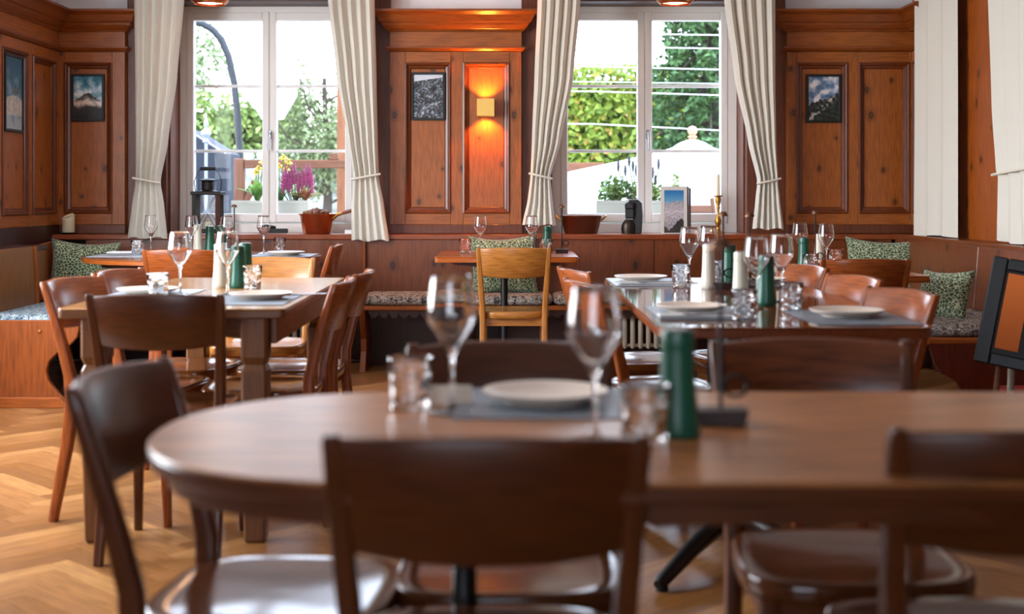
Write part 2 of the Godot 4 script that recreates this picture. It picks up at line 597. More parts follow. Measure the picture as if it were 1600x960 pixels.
func room() -> void:
	var fl := struct("floor")
	var st := S()
	box(st, Vector3(-0.17, -0.062, -3.4), Vector3(5.8, 0.1, 11.0))
	obj("subfloor", st, plain(Color(0.16, 0.09, 0.045), 0.8), fl)
	var pl := plank_pattern()
	var rank := func(p: Array) -> float:
		var d: float = -p[0].z
		var px: float = CX + p[0].x / d * F
		var py: float = CY + EYE / d * F
		if d < 3.0 or px < -40 or px > 1640 or py > 1010:
			return 1e9
		return d * (1.0 if px < 560 or (px > 960 and px < 1150) or px > 1440 else 2.0)
	pl.sort_custom(func(a, b): return rank.call(a) < rank.call(b))
	var pm := S()
	box(pm, Vector3(0, -0.006, 0), Vector3(0.4794, 0.012, 0.0794))
	pm.generate_normals()
	var mesh := pm.commit()
	var rest := []
	for k in 10:
		rest.append(S())
	for i in pl.size():
		var p: Array = pl[i]
		var yaw := -PI / 4 if p[1] == 0 else PI / 4
		# u runs to (+x, +z), v to (-x, +z)
		if i < 300:
			var o := obj("plank", mesh, M.planks[absi(p[2])], fl, p[0])
			o.rotation.y = yaw
		else:
			var q: Vector3 = p[0].rotated(Vector3.UP, -yaw)
			box(rest[absi(p[2]) * 2 + p[1]], q + Vector3(0, -0.006, 0), Vector3(0.4794, 0.012, 0.0794))
	for k in 10:
		var o := obj("plank_field", rest[k], M.planks[k / 2], fl)
		o.rotation.y = -PI / 4 if k % 2 == 0 else PI / 4
		o.set_meta("kind", "stuff")
	var ce := struct("ceiling")
	st = S()
	box(st, Vector3(-0.17, 2.83, -3.5), Vector3(6.3, 0.16, 11.8))
	obj("ceiling_slab", st, M.plaster, ce)
	# window wall: plaster core with two openings
	var wb := struct("wall_back")
	st = S()
	for b in [[XL - 0.3, W1[0], -0.1, 2.9], [W1[1], W2[0], -0.1, 2.9], [W2[1], XR + 0.3, -0.1, 2.9], [W1[0], W1[1], -0.1, 0.83], [W1[0], W1[1], 2.45, 2.9], [W2[0], W2[1], -0.1, 0.83], [W2[0], W2[1], 2.45, 2.9]]:
		box(st, Vector3((b[0] + b[1]) / 2, (b[2] + b[3]) / 2, -9.12), Vector3(b[1] - b[0], b[3] - b[2], 0.44))
	obj("plaster", st, M.plaster, wb)
	st = S()
	box(st, Vector3((XL + XR) / 2, 0.41, -8.89), Vector3(XR - XL, 0.82, 0.02))
	obj("lower_board", st, M.bench_dark, wb)
	# left wall with two window openings out of view, placed to light the room
	var wl := struct("wall_left")
	st = S()
	for b in [[-9.3, -6.3, -0.1, 2.9], [-5.1, -4.7, -0.1, 2.9], [-3.5, 2.2, -0.1, 2.9], [-6.3, -5.1, -0.1, 0.88], [-6.3, -5.1, 2.42, 2.9], [-4.7, -3.5, -0.1, 0.88], [-4.7, -3.5, 2.42, 2.9]]:
		box(st, Vector3(XL - 0.16, (b[2] + b[3]) / 2, (b[0] + b[1]) / 2), Vector3(0.3, b[3] - b[2], b[1] - b[0]))
	obj("plaster", st, M.plaster, wl)
	for z in [-5.7, -4.1]:
		st = S()
		for s in [-1, 1]:
			box(st, Vector3(XL - 0.2, 1.65, z + s * 0.57), Vector3(0.07, 1.54, 0.06))
			box(st, Vector3(XL - 0.2, 1.65 + s * 0.74, z), Vector3(0.07, 0.06, 1.2))
		box(st, Vector3(XL - 0.2, 1.65, z), Vector3(0.07, 1.5, 0.08))
		obj("unseen_window_frame", st, M.white_frame, wl)
	var wr := struct("wall_right")
	st = S()
	box(st, Vector3(XR + 0.16, 1.4, -3.55), Vector3(0.3, 3.0, 11.5))
	obj("plaster", st, wood(Color(0.40, 0.2, 0.1), 1, 0.5, true, 5.0), wr)
	var wf := struct("wall_front")
	st = S()
	for b in [[-3.4, -1.72, -0.1, 2.9], [0.22, 3.0, -0.1, 2.9], [-1.72, 0.22, -0.1, 0.9], [-1.72, 0.22, 2.4, 2.9]]:  # the gap is an added opening for the fill light
		box(st, Vector3((b[0] + b[1]) / 2, (b[2] + b[3]) / 2, 2.25), Vector3(b[1] - b[0], b[3] - b[2], 0.2))
	obj("boards", st, wood(Color(0.45, 0.24, 0.13), 1, 0.5, true, 5.0), wf)

func field(wall: Node3D, p0: Vector3, xdir: Vector3, w: float, y0: float, y1: float) -> void:
	# a sunk panel with a moulding all round; p0 is its lower left corner on the face of the frame, n points into the room
	var n := xdir.cross(Vector3.UP)
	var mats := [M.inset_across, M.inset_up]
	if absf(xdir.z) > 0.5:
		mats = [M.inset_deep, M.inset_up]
	var h := y1 - y0
	var st := S()
	box(st, p0 + xdir * w * 0.5 + Vector3.UP * h * 0.5 - n * 0.026, Vector3(w, h, 0.016), 0.0, Basis(xdir, Vector3.UP, n))
	obj("panel", st, M.pine_up, wall)
	var prof := [Vector2(-0.004, -0.03), Vector2(-0.004, 0.006), Vector2(0.006, 0.01), Vector2(0.014, 0.006), Vector2(0.02, -0.006), Vector2(0.034, -0.01), Vector2(0.042, -0.02), Vector2(0.042, -0.03)]
	var cs := [p0, p0 + xdir * w, p0 + xdir * w + Vector3.UP * h, p0 + Vector3.UP * h]
	var ins := [(xdir + Vector3.UP), (-xdir + Vector3.UP), (-xdir - Vector3.UP), (xdir - Vector3.UP)]
	for k in 4:
		var rings := []
		for e in [k, (k + 1) % 4]:
			var ring := PackedVector3Array()
			for q in prof:
				ring.append(cs[e] + ins[e] * q.x + n * q.y)
			rings.append(ring)
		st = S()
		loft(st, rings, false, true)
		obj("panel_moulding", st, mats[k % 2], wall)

func framed(wall: Node3D, p: Vector3, xdir: Vector3, width: float, cuts: Array, y0: float, py0: float, py1: float, y1: float) -> void:
	# stiles and rails round the fields given by cuts (pairs of distances along xdir)
	var n := xdir.cross(Vector3.UP)
	var bs := Basis(xdir, Vector3.UP, n)
	var up: Material = M.pine_up
	var ac: Material = M.pine_deep if absf(xdir.z) > 0.5 else M.pine_across
	var edges := [0.0]
	for c in cuts:
		edges.append_array([c[0], c[1]])
	edges.append(width)
	for k in range(0, edges.size(), 2):
		var a: float = edges[k]
		var b: float = edges[k + 1]
		var st := S()
		box(st, p + xdir * (a + b) * 0.5 + Vector3.UP * (y0 + y1) * 0.5 - n * 0.017, Vector3(b - a - 0.0012, y1 - y0, 0.034), 0.002, bs)
		obj("stile", st, up, wall)
	for c in cuts:
		for r in [[y0, py0], [py1, y1]]:
			var st := S()
			box(st, p + xdir * (c[0] + c[1]) * 0.5 + Vector3.UP * (r[0] + r[1]) * 0.5 - n * 0.0172, Vector3(c[1] - c[0] - 0.001, r[1] - r[0], 0.034), 0.002, bs)
			obj("rail", st, ac, wall)
		field(wall, p + xdir * c[0] + Vector3.UP * py0, xdir, c[1] - c[0], py0, py1)

const CROWN := [Vector2(-0.04, 0.0), Vector2(0.012, 0.0), Vector2(0.02, 0.012), Vector2(0.03, 0.02), Vector2(0.045, 0.04), Vector2(0.05, 0.055), Vector2(0.06, 0.057), Vector2(0.066, 0.064), Vector2(0.084, 0.105), Vector2(0.106, 0.122), Vector2(0.112, 0.126), Vector2(0.112, 0.14), Vector2(-0.04, 0.14)]
const BEAD := [Vector2(-0.03, 0.0), Vector2(0.006, 0.0), Vector2(0.02, 0.012), Vector2(0.026, 0.02), Vector2(0.026, 0.028), Vector2(0.0, 0.032), Vector2(-0.03, 0.032)]
const YT := [0.855, 0.915, 0.992, 2.0, 2.075, 2.082, 2.114, 2.209, 2.349]

func block(wall: Node3D, x0: float, x1: float, cuts: Array, left_return: bool, right_return: bool) -> void:
	var zf := -8.8
	var st := S()
	box(st, Vector3((x0 + x1) / 2, 1.6, -8.868), Vector3(x1 - x0, 1.49, 0.066))
	obj("backing_board", st, M.pine_up, wall)
	framed(wall, Vector3(x0, 0, zf), Vector3.RIGHT, x1 - x0, cuts, YT[1], YT[2], YT[3], YT[4])
	st = S()
	box(st, Vector3((x0 + x1) / 2, (YT[0] + YT[1]) / 2, zf - 0.01), Vector3(x1 - x0 + 0.012, YT[1] - YT[0], 0.05), 0.003)
	obj("base_board", st, M.board_up, wall)
	st = S()
	box(st, Vector3((x0 + x1) / 2, (YT[6] + YT[7]) / 2, zf - 0.018), Vector3(x1 - x0, YT[7] - YT[6] + 0.02, 0.034))
	obj("frieze", st, M.pine_across, wall)
	var path := []
	var outs := []
	var f := Vector3(0, 0, 1)
	if left_return:
		path.append_array([Vector3(x0, 0, -8.9), Vector3(x0, 0, zf)])
		outs.append_array([Vector3.LEFT, Vector3.LEFT + f])
	else:
		path.append(Vector3(x0, 0, zf))
		outs.append(Vector3.RIGHT + f)
	if right_return:
		path.append_array([Vector3(x1, 0, zf), Vector3(x1, 0, -8.9)])
		outs.append_array([Vector3.RIGHT + f, Vector3.RIGHT])
	else:
		path.append(Vector3(x1, 0, zf))
		outs.append(Vector3.LEFT + f)
	for m in [[BEAD, YT[5] - 0.004, "string_moulding"], [CROWN, YT[7], "cornice"]]:
		st = S()
		mold(st, m[0], path.map(func(p): return p + Vector3.UP * m[1]), outs)
		obj(m[2], st, M.mould_across, wall)

func panelling() -> void:
	var wb: Node3D = get_node("wall_back")
	var wl: Node3D = get_node("wall_left")
	var wr: Node3D = get_node("wall_right")
	var s := 8.8 / F
	block(wb, XL, ax(195, 8.8), [[(101 - 82) * s, (175 - 82) * s]], false, true)
	var c0 := ax(609, 8.8)
	block(wb, c0, ax(815, 8.8), [[(633 - 609) * s, (704 - 609) * s], [(724 - 609) * s, (796 - 609) * s]], true, true)
	block(wb, ax(1230, 8.8), XR, [[(1245 - 1230) * s, (1324 - 1230) * s], [(1342 - 1230) * s, (1421 - 1230) * s]], true, false)
	# plain boards beside the window niches, and the niche linings
	for b in [[ax(195, 8.8), W1[0]], [W1[1], c0], [ax(815, 8.8), W2[0]], [W2[1], ax(1230, 8.8)]]:
		var st := S()
		box(st, Vector3((b[0] + b[1]) / 2, 1.79, -8.88), Vector3(b[1] - b[0], 1.92, 0.05), 0.003)
		obj("board", st, M.board_up, wb)
	for w in [W1, W2]:
		for e in 2:
			var st := S()
			box(st, Vector3(w[e] + (0.008 if e == 0 else -0.008), 1.64, -9.04), Vector3(0.016, 1.6, 0.27))
			obj("niche_lining", st, M.board_up, wb)
		var st := S()
		box(st, Vector3((w[0] + w[1]) / 2, 2.438, -9.04), Vector3(w[1] - w[0], 0.02, 0.27))
		obj("niche_lining", st, wood(Color(0.34, 0.24, 0.2), 0, 0.5, true, 5.0), wb)
	# the ledge along the window wall
	var tr := struct("trim_1")
	var st := S()
	box(st, Vector3((XL + XR) / 2, 0.836, -8.80), Vector3(XR - XL - 0.02, 0.034, 0.32), 0.005)
	for w in [W1, W2]:
		box(st, Vector3((w[0] + w[1]) / 2, 0.841, -9.04), Vector3(w[1] - w[0] - 0.03, 0.024, 0.2))
	obj("ledge", st, wood(Color(0.58, 0.27, 0.11), 0, 0.28, true, 7.0), tr)
	# left wall: panels in view, plain panels onward
	var f := Vector3(1, 0, 0)
	st = S()
	box(st, Vector3(XL + 0.002, 1.36, -7.75), Vector3(0.016, 1.98, 2.1))
	obj("backing_board", st, M.pine_up, wl)
	var start := Vector3(XL + 0.045, 0, -6.75)
	var cuts := []
	for k in 4:
		cuts.append([0.06 + k * 0.50, 0.06 + k * 0.50 + 0.42])
	framed(wl, start, Vector3(0, 0, -1), 2.05, cuts, YT[1], YT[2], YT[3], YT[4])
	st = S()
	box(st, Vector3(XL + 0.03, (YT[0] + YT[1]) / 2 - 0.03, -7.75), Vector3(0.05, YT[1] - YT[0] + 0.06, 2.05), 0.003)
	obj("base_board", st, M.bench_dark, wl)
	st = S()
	box(st, Vector3(XL + 0.028, (YT[6] + YT[7]) / 2, -7.75), Vector3(0.034, YT[7] - YT[6] + 0.02, 2.05))
	obj("frieze", st, M.pine_deep, wl)
	for m in [[BEAD, YT[5] - 0.004, "string_moulding"], [CROWN, YT[7], "cornice"]]:
		st = S()
		mold(st, m[0], [Vector3(XL + 0.045, m[1], -6.7), Vector3(XL + 0.045, m[1], -8.8)], [f, f + Vector3(0, 0, 1)])
		obj(m[2], st, M.mould_deep, wl)
	# shelf behind the left backrest
	# right wall: cornice, one panelled strip in the corner, knotty boards, ledge
	st = S()
	box(st, Vector3(XR - 0.008, 1.64, -7.2), Vector3(0.016, 1.6, 3.3))
	obj("knotty_board", st, M.knotty, wr)
	framed(wr, Vector3(XR - 0.045, 0, -8.8), Vector3(0, 0, 1), 0.42, [[0.06, 0.36]], YT[1], YT[2], YT[3], YT[4])
	for m in [[BEAD, YT[5] - 0.004, "string_moulding"], [CROWN, YT[7], "cornice"]]:
		st = S()
		mold(st, m[0], [Vector3(XR - 0.045, m[1], -8.8), Vector3(XR - 0.045, m[1], -8.35)], [-f + Vector3(0, 0, 1), -f])
		obj(m[2], st, M.mould_deep, wr)
	var t2 := struct("trim_2")
	st = S()
	box(st, Vector3(2.645, 0.842, -7.35), Vector3(0.17, 0.03, 2.6), 0.005)
	obj("ledge", st, wood(Color(0.50, 0.26, 0.12), 2, 0.3, true, 7.0), t2)
	var t3 := struct("trim_3")
	st = S()
	box(st, Vector3(-2.93, 0.80, -7.44), Vector3(0.26, 0.03, 1.0), 0.004)
	obj("ledge", st, M.bench_dark, t3)

# ------------------------------------------------------------------ benches
func scallops(x0: float, x1: float, y: float, drop: float, n: int) -> PackedVector2Array:
	var p := PackedVector2Array([Vector2(x0, y), Vector2(x1, y)])
	var w := (x1 - x0) / n
	for k in n:
		for q in 5:
			var t := PI * q / 5.0
			p.append(Vector2(x1 - w * (k + q / 5.0), y - drop * 0.45 - drop * 0.55 * sin(t)))
	p.append(Vector2(x0, y - drop * 0.45))
	return p

func cushion(called: String, c: Vector3, s: Vector3, mat: Material, label: String, group: String) -> void:
	var st := S()
	var rings := []
	var n := 40
	for k in 7:
		var a := -PI / 2 + PI * k / 6.0
		var sc := 0.0 + 0.04 * cos(a)
		var ring := PackedVector3Array()
		for j in n:
			var t := TAU * j / n
			var ex := signf(cos(t)) * pow(absf(cos(t)), 0.18) * (s.x * 0.5 - 0.03 + sc)
			var ez := signf(sin(t)) * pow(absf(sin(t)), 0.18) * (s.z * 0.5 - 0.03 + sc)
			ring.append(c + Vector3(ex, sin(a) * s.y * 0.5 + (0.004 * sin(j * 1.9) if k == 3 else 0.0), ez))
		rings.append(ring)
	loft(st, rings, true, true)
	tag(obj(called, st, mat), label, "cushion", group)

func benches() -> void:
	# centre bench against the window wall
	var b := thing("wall_bench", "long dark-wood wall bench with scalloped valance under the window ledge, behind the small middle table", "bench", Vector3(0, 0, -8.45))
	b.position = Vector3.ZERO
	var x0 := -0.95
	var x1 := 1.95
	var st := S()
	box(st, Vector3((x0 + x1) / 2, 0.405, -8.44), Vector3(x1 - x0, 0.03, 0.46), 0.008)
	obj("seat", st, M.bench_edge, b)
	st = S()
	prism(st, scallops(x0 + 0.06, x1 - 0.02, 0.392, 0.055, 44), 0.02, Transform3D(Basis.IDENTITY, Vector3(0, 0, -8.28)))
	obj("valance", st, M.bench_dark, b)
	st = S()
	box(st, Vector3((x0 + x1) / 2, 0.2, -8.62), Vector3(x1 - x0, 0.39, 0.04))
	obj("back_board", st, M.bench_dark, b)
	var xs := [x0 + 0.02, -0.25, 0.5, 1.35]
	for x in xs:
		st = S()
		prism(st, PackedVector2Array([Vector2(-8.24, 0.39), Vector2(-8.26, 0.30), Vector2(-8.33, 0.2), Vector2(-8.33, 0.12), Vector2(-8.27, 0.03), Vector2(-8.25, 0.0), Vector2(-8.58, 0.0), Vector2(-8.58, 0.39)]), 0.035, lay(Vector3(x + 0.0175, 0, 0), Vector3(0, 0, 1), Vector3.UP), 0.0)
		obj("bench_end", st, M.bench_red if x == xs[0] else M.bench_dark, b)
	for e in [[x0 - 0.0, 0.1], [0.1, 0.95], [0.95, 1.8], [1.8, 2.52]]:
		st = S()
		box(st, Vector3((e[0] + e[1]) / 2, 0.62, -8.67), Vector3(e[1] - e[0] - 0.003, 0.40, 0.03), 0.003)
		obj("backrest_board", st, M.bench_back, b)
	st = S()
	box(st, Vector3(x0 - 0.012, 0.56, -8.648), Vector3(0.026, 0.52, 0.05), 0.006)
	obj("lath", st, M.mould_up, b)
	cushion("seat_cushion", Vector3(-0.335, 0.452, -8.425), Vector3(1.19, 0.062, 0.43), M.floral_grey, "patterned grey seat cushion on the middle bench, behind the lone oak chair", "flat floral bench cushions")
	cushion("seat_cushion", Vector3(0.80, 0.452, -8.425), Vector3(1.04, 0.062, 0.43), M.floral_grey, "patterned grey seat cushion on the middle bench, left of the glossy table's side chairs", "flat floral bench cushions")
	# corner bench, left: one leg along the left wall, one under the left window
	b = thing("corner_bench", "orange-brown corner bench with curved end panel along the left wall", "bench")
	var ep := PackedVector2Array([Vector2(-2.98, 0.0), Vector2(-2.31, 0.0), Vector2(-2.298, 0.012), Vector2(-2.372, 0.07), Vector2(-2.425, 0.14), Vector2(-2.437, 0.19), Vector2(-2.425, 0.24), Vector2(-2.38, 0.285), Vector2(-2.31, 0.33), Vector2(-2.275, 0.37), Vector2(-2.265, 0.41), Vector2(-2.265, 0.458), Vector2(-2.98, 0.458)])
	st = S()
	prism(st, ep, 0.035, Transform3D(Basis.IDENTITY, Vector3(0, 0, -6.925)), 0.004)
	obj("bench_end", st, M.bench_red, b)
	st = S()
	prism(st, PackedVector2Array([Vector2(-2.98, 0.0), Vector2(-2.30, 0.0), Vector2(-2.36, 0.055), Vector2(-2.98, 0.055)]), 0.02, Transform3D(Basis.IDENTITY, Vector3(0, 0, -6.889)), 0.003)
	obj("skirting", st, M.bench_edge, b)
	st = S()
	lathe(st, [Vector2(0.0, 0.008), Vector2(0.007, 0.007), Vector2(0.011, 0.003), Vector2(0.012, 0.0)], 12, at(62, 518, 6.89), Basis(Vector3.RIGHT, PI / 2))
	obj("peg", st, M.bench_edge, b)
	st = S()
	box(st, Vector3(-2.64, 0.405, -7.80), Vector3(0.75, 0.03, 1.74), 0.004)
	obj("seat", st, M.bench_edge, b)
	st = S()
	box(st, Vector3(-1.72, 0.405, -8.44), Vector3(1.1, 0.03, 0.46), 0.004)
	obj("seat", st, M.bench_edge, b)
	st = S()
	box(st, Vector3(-2.80, 0.645, -7.295), Vector3(0.03, 0.34, 0.786), 0.003, Basis(Vector3(0, 0, 1), 0.05))
	obj("backrest_board", st, M.olive, b)
	st = S()
	box(st, Vector3(-2.895, 0.645, -8.16), Vector3(0.03, 0.34, 0.93), 0.003, Basis(Vector3.UP, 0.19))
	obj("backrest_board", st, M.bench_red, b)
	st = S()
	box(st, Vector3(-2.782, 0.645, -7.697), Vector3(0.02, 0.345, 0.02), 0.004, Basis(Vector3(0, 0, 1), 0.05))
	obj("lath", st, M.bench_edge, b)
	st = S()
	box(st, Vector3(-1.887, 0.62, -8.67), Vector3(1.824, 0.40, 0.03), 0.003)
	obj("backrest_board", st, M.bench_back, b)
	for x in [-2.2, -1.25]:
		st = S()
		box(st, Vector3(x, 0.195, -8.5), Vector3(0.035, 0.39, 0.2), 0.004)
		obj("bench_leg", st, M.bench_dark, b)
	cushion("seat_cushion", Vector3(-2.53, 0.452, -7.78), Vector3(0.51, 0.062, 1.70), M.floral_blue, "blue floral seat cushion on the left corner bench", "flat floral bench cushions")
	cushion("seat_cushion", Vector3(-1.73, 0.452, -8.42), Vector3(1.02, 0.062, 0.43), M.floral_grey, "floral bench cushion under the left window, mostly hidden by the round table", "flat floral bench cushions")
	# corner bench, right
	b = thing("corner_bench", "dark red-brown corner bench with a curved end panel along the right wall", "bench")
	ep = PackedVector2Array([Vector2(1.975, 0.42), Vector2(1.977, 0.39), Vector2(2.0, 0.32), Vector2(2.03, 0.28), Vector2(2.075, 0.255), Vector2(2.10, 0.235), Vector2(2.118, 0.2), Vector2(2.125, 0.1), Vector2(2.1, 0.0), Vector2(2.66, 0.0), Vector2(2.66, 0.42)])
	st = S()
	prism(st, ep, 0.035, Transform3D(Basis.IDENTITY, Vector3(0, 0, -6.2)), 0.004)
	obj("bench_end", st, wood(Color(0.42, 0.15, 0.07), 1, 0.34, true, 5.0), b)  # red-brown, its shade far from the left windows darkened into the colour
	st = S()
	box(st, Vector3(2.29, 0.43, -7.2), Vector3(0.66, 0.034, 2.08), 0.008)
	obj("seat", st, M.bench_edge, b)
	for e in [[-6.16, -7.1], [-7.105, -8.64]]:
		st = S()
		box(st, Vector3(2.535, 0.64, (e[0] + e[1]) / 2), Vector3(0.03, 0.39, absf(e[1] - e[0]) - 0.003), 0.003, Basis(Vector3(0, 0, 1), -0.08))
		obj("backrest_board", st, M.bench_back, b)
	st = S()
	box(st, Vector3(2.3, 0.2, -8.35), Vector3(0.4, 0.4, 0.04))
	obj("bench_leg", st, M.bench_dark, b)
	cushion("seat_cushion", Vector3(2.23, 0.477, -7.13), Vector3(0.52, 0.062, 1.9), M.floral_grey, "patterned grey seat cushion on the right corner bench, beneath a leopard pillow", "flat floral bench cushions")
	# radiators under the windows
	for r in [[0.78, "cream ribbed radiator under the right window, seen left of the glossy table"], [-1.52, "cream ribbed radiator under the left window, glimpsed between chair legs"]]:
		var rd := thing("radiator", r[1], "radiator", Vector3(r[0], 0, -8.36), 0, "ribbed radiators under the windows")
		for k in 13:
			st = S()
			var x := (k - 6) * 0.05
			tube(st, [Vector3(x, 0.14, 0), Vector3(x, 0.17, 0.012), Vector3(x, 0.32, 0.012), Vector3(x, 0.345, 0)], [0.012, 0.0155, 0.0155, 0.012], 8)
			obj("fin", st, M.radiator, rd)
		for y in [0.155, 0.335]:
			st = S()
			tube(st, [Vector3(-0.33, y, -0.01), Vector3(0.33, y, -0.01)], 0.012, 8)
			obj("pipe", st, M.radiator, rd)
		for x in [-0.28, 0.28]:
			st = S()
			box(st, Vector3(x, 0.07, 0), Vector3(0.025, 0.145, 0.03), 0.003)
			obj("foot", st, M.radiator, rd)

# ------------------------------------------------------------------ windows
func windows() -> void:
	var yb := 0.983
	var yt := 2.33
	var sets := [["window_1", W1, [-2.205, -1.727, -1.629, -1.15]], ["window_2", W2, [0.402, 0.888, 0.990, 1.468]]]
	for w in sets:
		var o := struct(w[0])
		var x0: float = w[1][0] + 0.016
		var x1: float = w[1][1] - 0.016
		var g: Array = w[2]
		var z := -9.19
		var st := S()
		box(st, Vector3((x0 + g[0] - 0.05) / 2, 1.64, z), Vector3(g[0] - 0.05 - x0, 1.58, 0.09), 0.004)
		box(st, Vector3((x1 + g[3] + 0.05) / 2, 1.64, z), Vector3(x1 - g[3] - 0.05, 1.58, 0.09), 0.004)
		box(st, Vector3((x0 + x1) / 2, 2.407, z), Vector3(x1 - x0, 0.045, 0.092), 0.004)
		box(st, Vector3((x0 + x1) / 2, 0.878, z), Vector3(x1 - x0, 0.07, 0.092), 0.004)
		obj("frame", st, M.white_frame, o)
		var mid: float = (g[1] + g[2]) / 2
		for k in 2:
			var a: float = g[2 * k]
			var b: float = g[2 * k + 1]
			var l: float = a - 0.05 if k == 0 else mid + 0.0015
			var r: float = mid - 0.0015 if k == 0 else b + 0.05
			st = S()
			var zs := z + 0.012
			box(st, Vector3((l + a) / 2, (yb + yt) / 2, zs), Vector3(a - l, yt - yb + 0.13, 0.075), 0.005)
			box(st, Vector3((b + r) / 2, (yb + yt) / 2, zs), Vector3(r - b, yt - yb + 0.13, 0.075), 0.005)
			box(st, Vector3((a + b) / 2, yt + 0.0285, zs), Vector3(b - a, 0.057, 0.073), 0.005)
			box(st, Vector3((a + b) / 2, yb - 0.03, zs), Vector3(b - a, 0.06, 0.073), 0.005)
			var sash := obj("sash", st, M.white_frame, o)
			st = S()
			box(st, Vector3((a + b) / 2, (yb + yt) / 2, z - 0.005), Vector3(b - a + 0.01, yt - yb + 0.01, 0.003))
			obj("pane", pane_mesh(Vector3((a + b) / 2, (yb + yt) / 2, z - 0.005), b - a + 0.01, yt - yb + 0.01), M.pane, sash)
			for y in [1.875, 1.42]:
				st = S()
				box(st, Vector3((a + b) / 2, y, z - 0.008), Vector3(b - a, 0.02, 0.03), 0.003)
				obj("muntin", st, M.white_frame, sash)
		st = S()
		var hx := mid + 0.004 if w[0] == "window_1" else mid + 0.022
		var hb := z + 0.05
		box(st, Vector3(hx, 1.535, hb + 0.003), Vector3(0.026, 0.06, 0.008), 0.003)
		tube(st, [Vector3(hx, 1.545, hb), Vector3(hx, 1.545, hb + 0.045)], 0.009, 8)
		tube(st, [Vector3(hx, 1.555, hb + 0.045), Vector3(hx, 1.52, hb + 0.05), Vector3(hx, 1.42, hb + 0.045)], [0.009, 0.01, 0.008], 8)
		obj("handle", st, M.steel, o)

func pane_mesh(c: Vector3, w: float, h: float) -> SurfaceTool:
	var st := S()
	var a := c + Vector3(-w / 2, -h / 2, 0)
	sheet(st, [[a, a + Vector3(w, 0, 0)], [a + Vector3(0, h, 0), a + Vector3(w, h, 0)]])
	return st

# ------------------------------------------------------------------ outside the windows
func leaf_mesh() -> ArrayMesh:
	var st := S()
	st.set_smooth_group(-1)
	var p := [Vector3(0, -0.5, 0), Vector3(0.28, -0.05, 0.08), Vector3(0, 0.5, 0), Vector3(-0.28, -0.05, 0.08), Vector3(0, 0.0, 0)]
	for t in [[0, 1, 4], [1, 2, 4], [2, 3, 4], [3, 0, 4]]:
		for k in t:
			st.add_vertex(p[k])
	st.generate_normals()
	return st.commit()

func leaves(called: String, parent: Node, n: int, size: float, ca: Color, cb: Color, spot: Callable, flat := 0.0, sd := 1) -> MultiMeshInstance3D:
	var r := RandomNumberGenerator.new()
	r.seed = sd
	var mm := MultiMesh.new()
	mm.transform_format = MultiMesh.TRANSFORM_3D
	mm.use_colors = true
	mm.mesh = M.leaf_mesh
	mm.instance_count = n
	for i in n:
		var p: Vector3 = spot.call(r)
		var b := Basis.from_euler(Vector3(r.randf_range(-1, 1) * (1.5 - flat), r.randf_range(-1, 1) * (3.0 - 2.0 * flat), r.randf_range(-3, 3)))
		var s := size * r.randf_range(0.6, 1.25)
		mm.set_instance_transform(i, Transform3D(b.scaled(Vector3(s, s, s)), p))
		mm.set_instance_color(i, ca.lerp(cb, r.randf()).lightened(0.0))
	var o := MultiMeshInstance3D.new()
	o.name = numbered(called, parent)
	o.multimesh = mm
	o.material_override = M.leaf
	o.set_meta("kind", "stuff")
	parent.add_child(o, true)
	return o

func ball(r: RandomNumberGenerator, c: Vector3, rad: Vector3, inner := 0.6) -> Vector3:
	var v := Vector3(r.randfn(), r.randfn(), r.randfn()).normalized()
	return c + v * rad * lerpf(inner, 1.0, r.randf())

func tree(label: String, base: Vector3, h: float, c: Vector3, rad: Vector3, n: int, size: float, ca: Color, cb: Color, sd: int) -> void:
	var t := thing("leafy_tree", label, "tree", base)
	var st := S()
	tube(st, [Vector3.ZERO, Vector3(0.05, h * 0.5, 0), Vector3(0, h, 0)], [0.09, 0.06, 0.03], 8)
	obj("trunk", st, M.bark, t)
	st = S()
	for k in 9:
		var a := k * 2.4
		var y0 := h * (0.45 + 0.055 * k)
		tube(st, [Vector3(0, y0, 0), Vector3(cos(a), 0.5, sin(a)) * rad.x * 0.5 + Vector3(0, y0, 0), Vector3(cos(a), 0.9, sin(a)) * rad.x * 0.85 + Vector3(0, y0, 0)], [0.022, 0.014, 0.006], 5)
	obj("branches", st, M.bark, t)
	var blobs := []
	var r0 := RandomNumberGenerator.new()
	r0.seed = sd
	for k in 12:
		blobs.append(ball(r0, c, rad * 0.75, 0.2))
	leaves("crown", t, n, size, ca, cb, func(r): return ball(r, blobs[r.randi() % 12], rad * 0.42, 0.3), 0.0, sd)

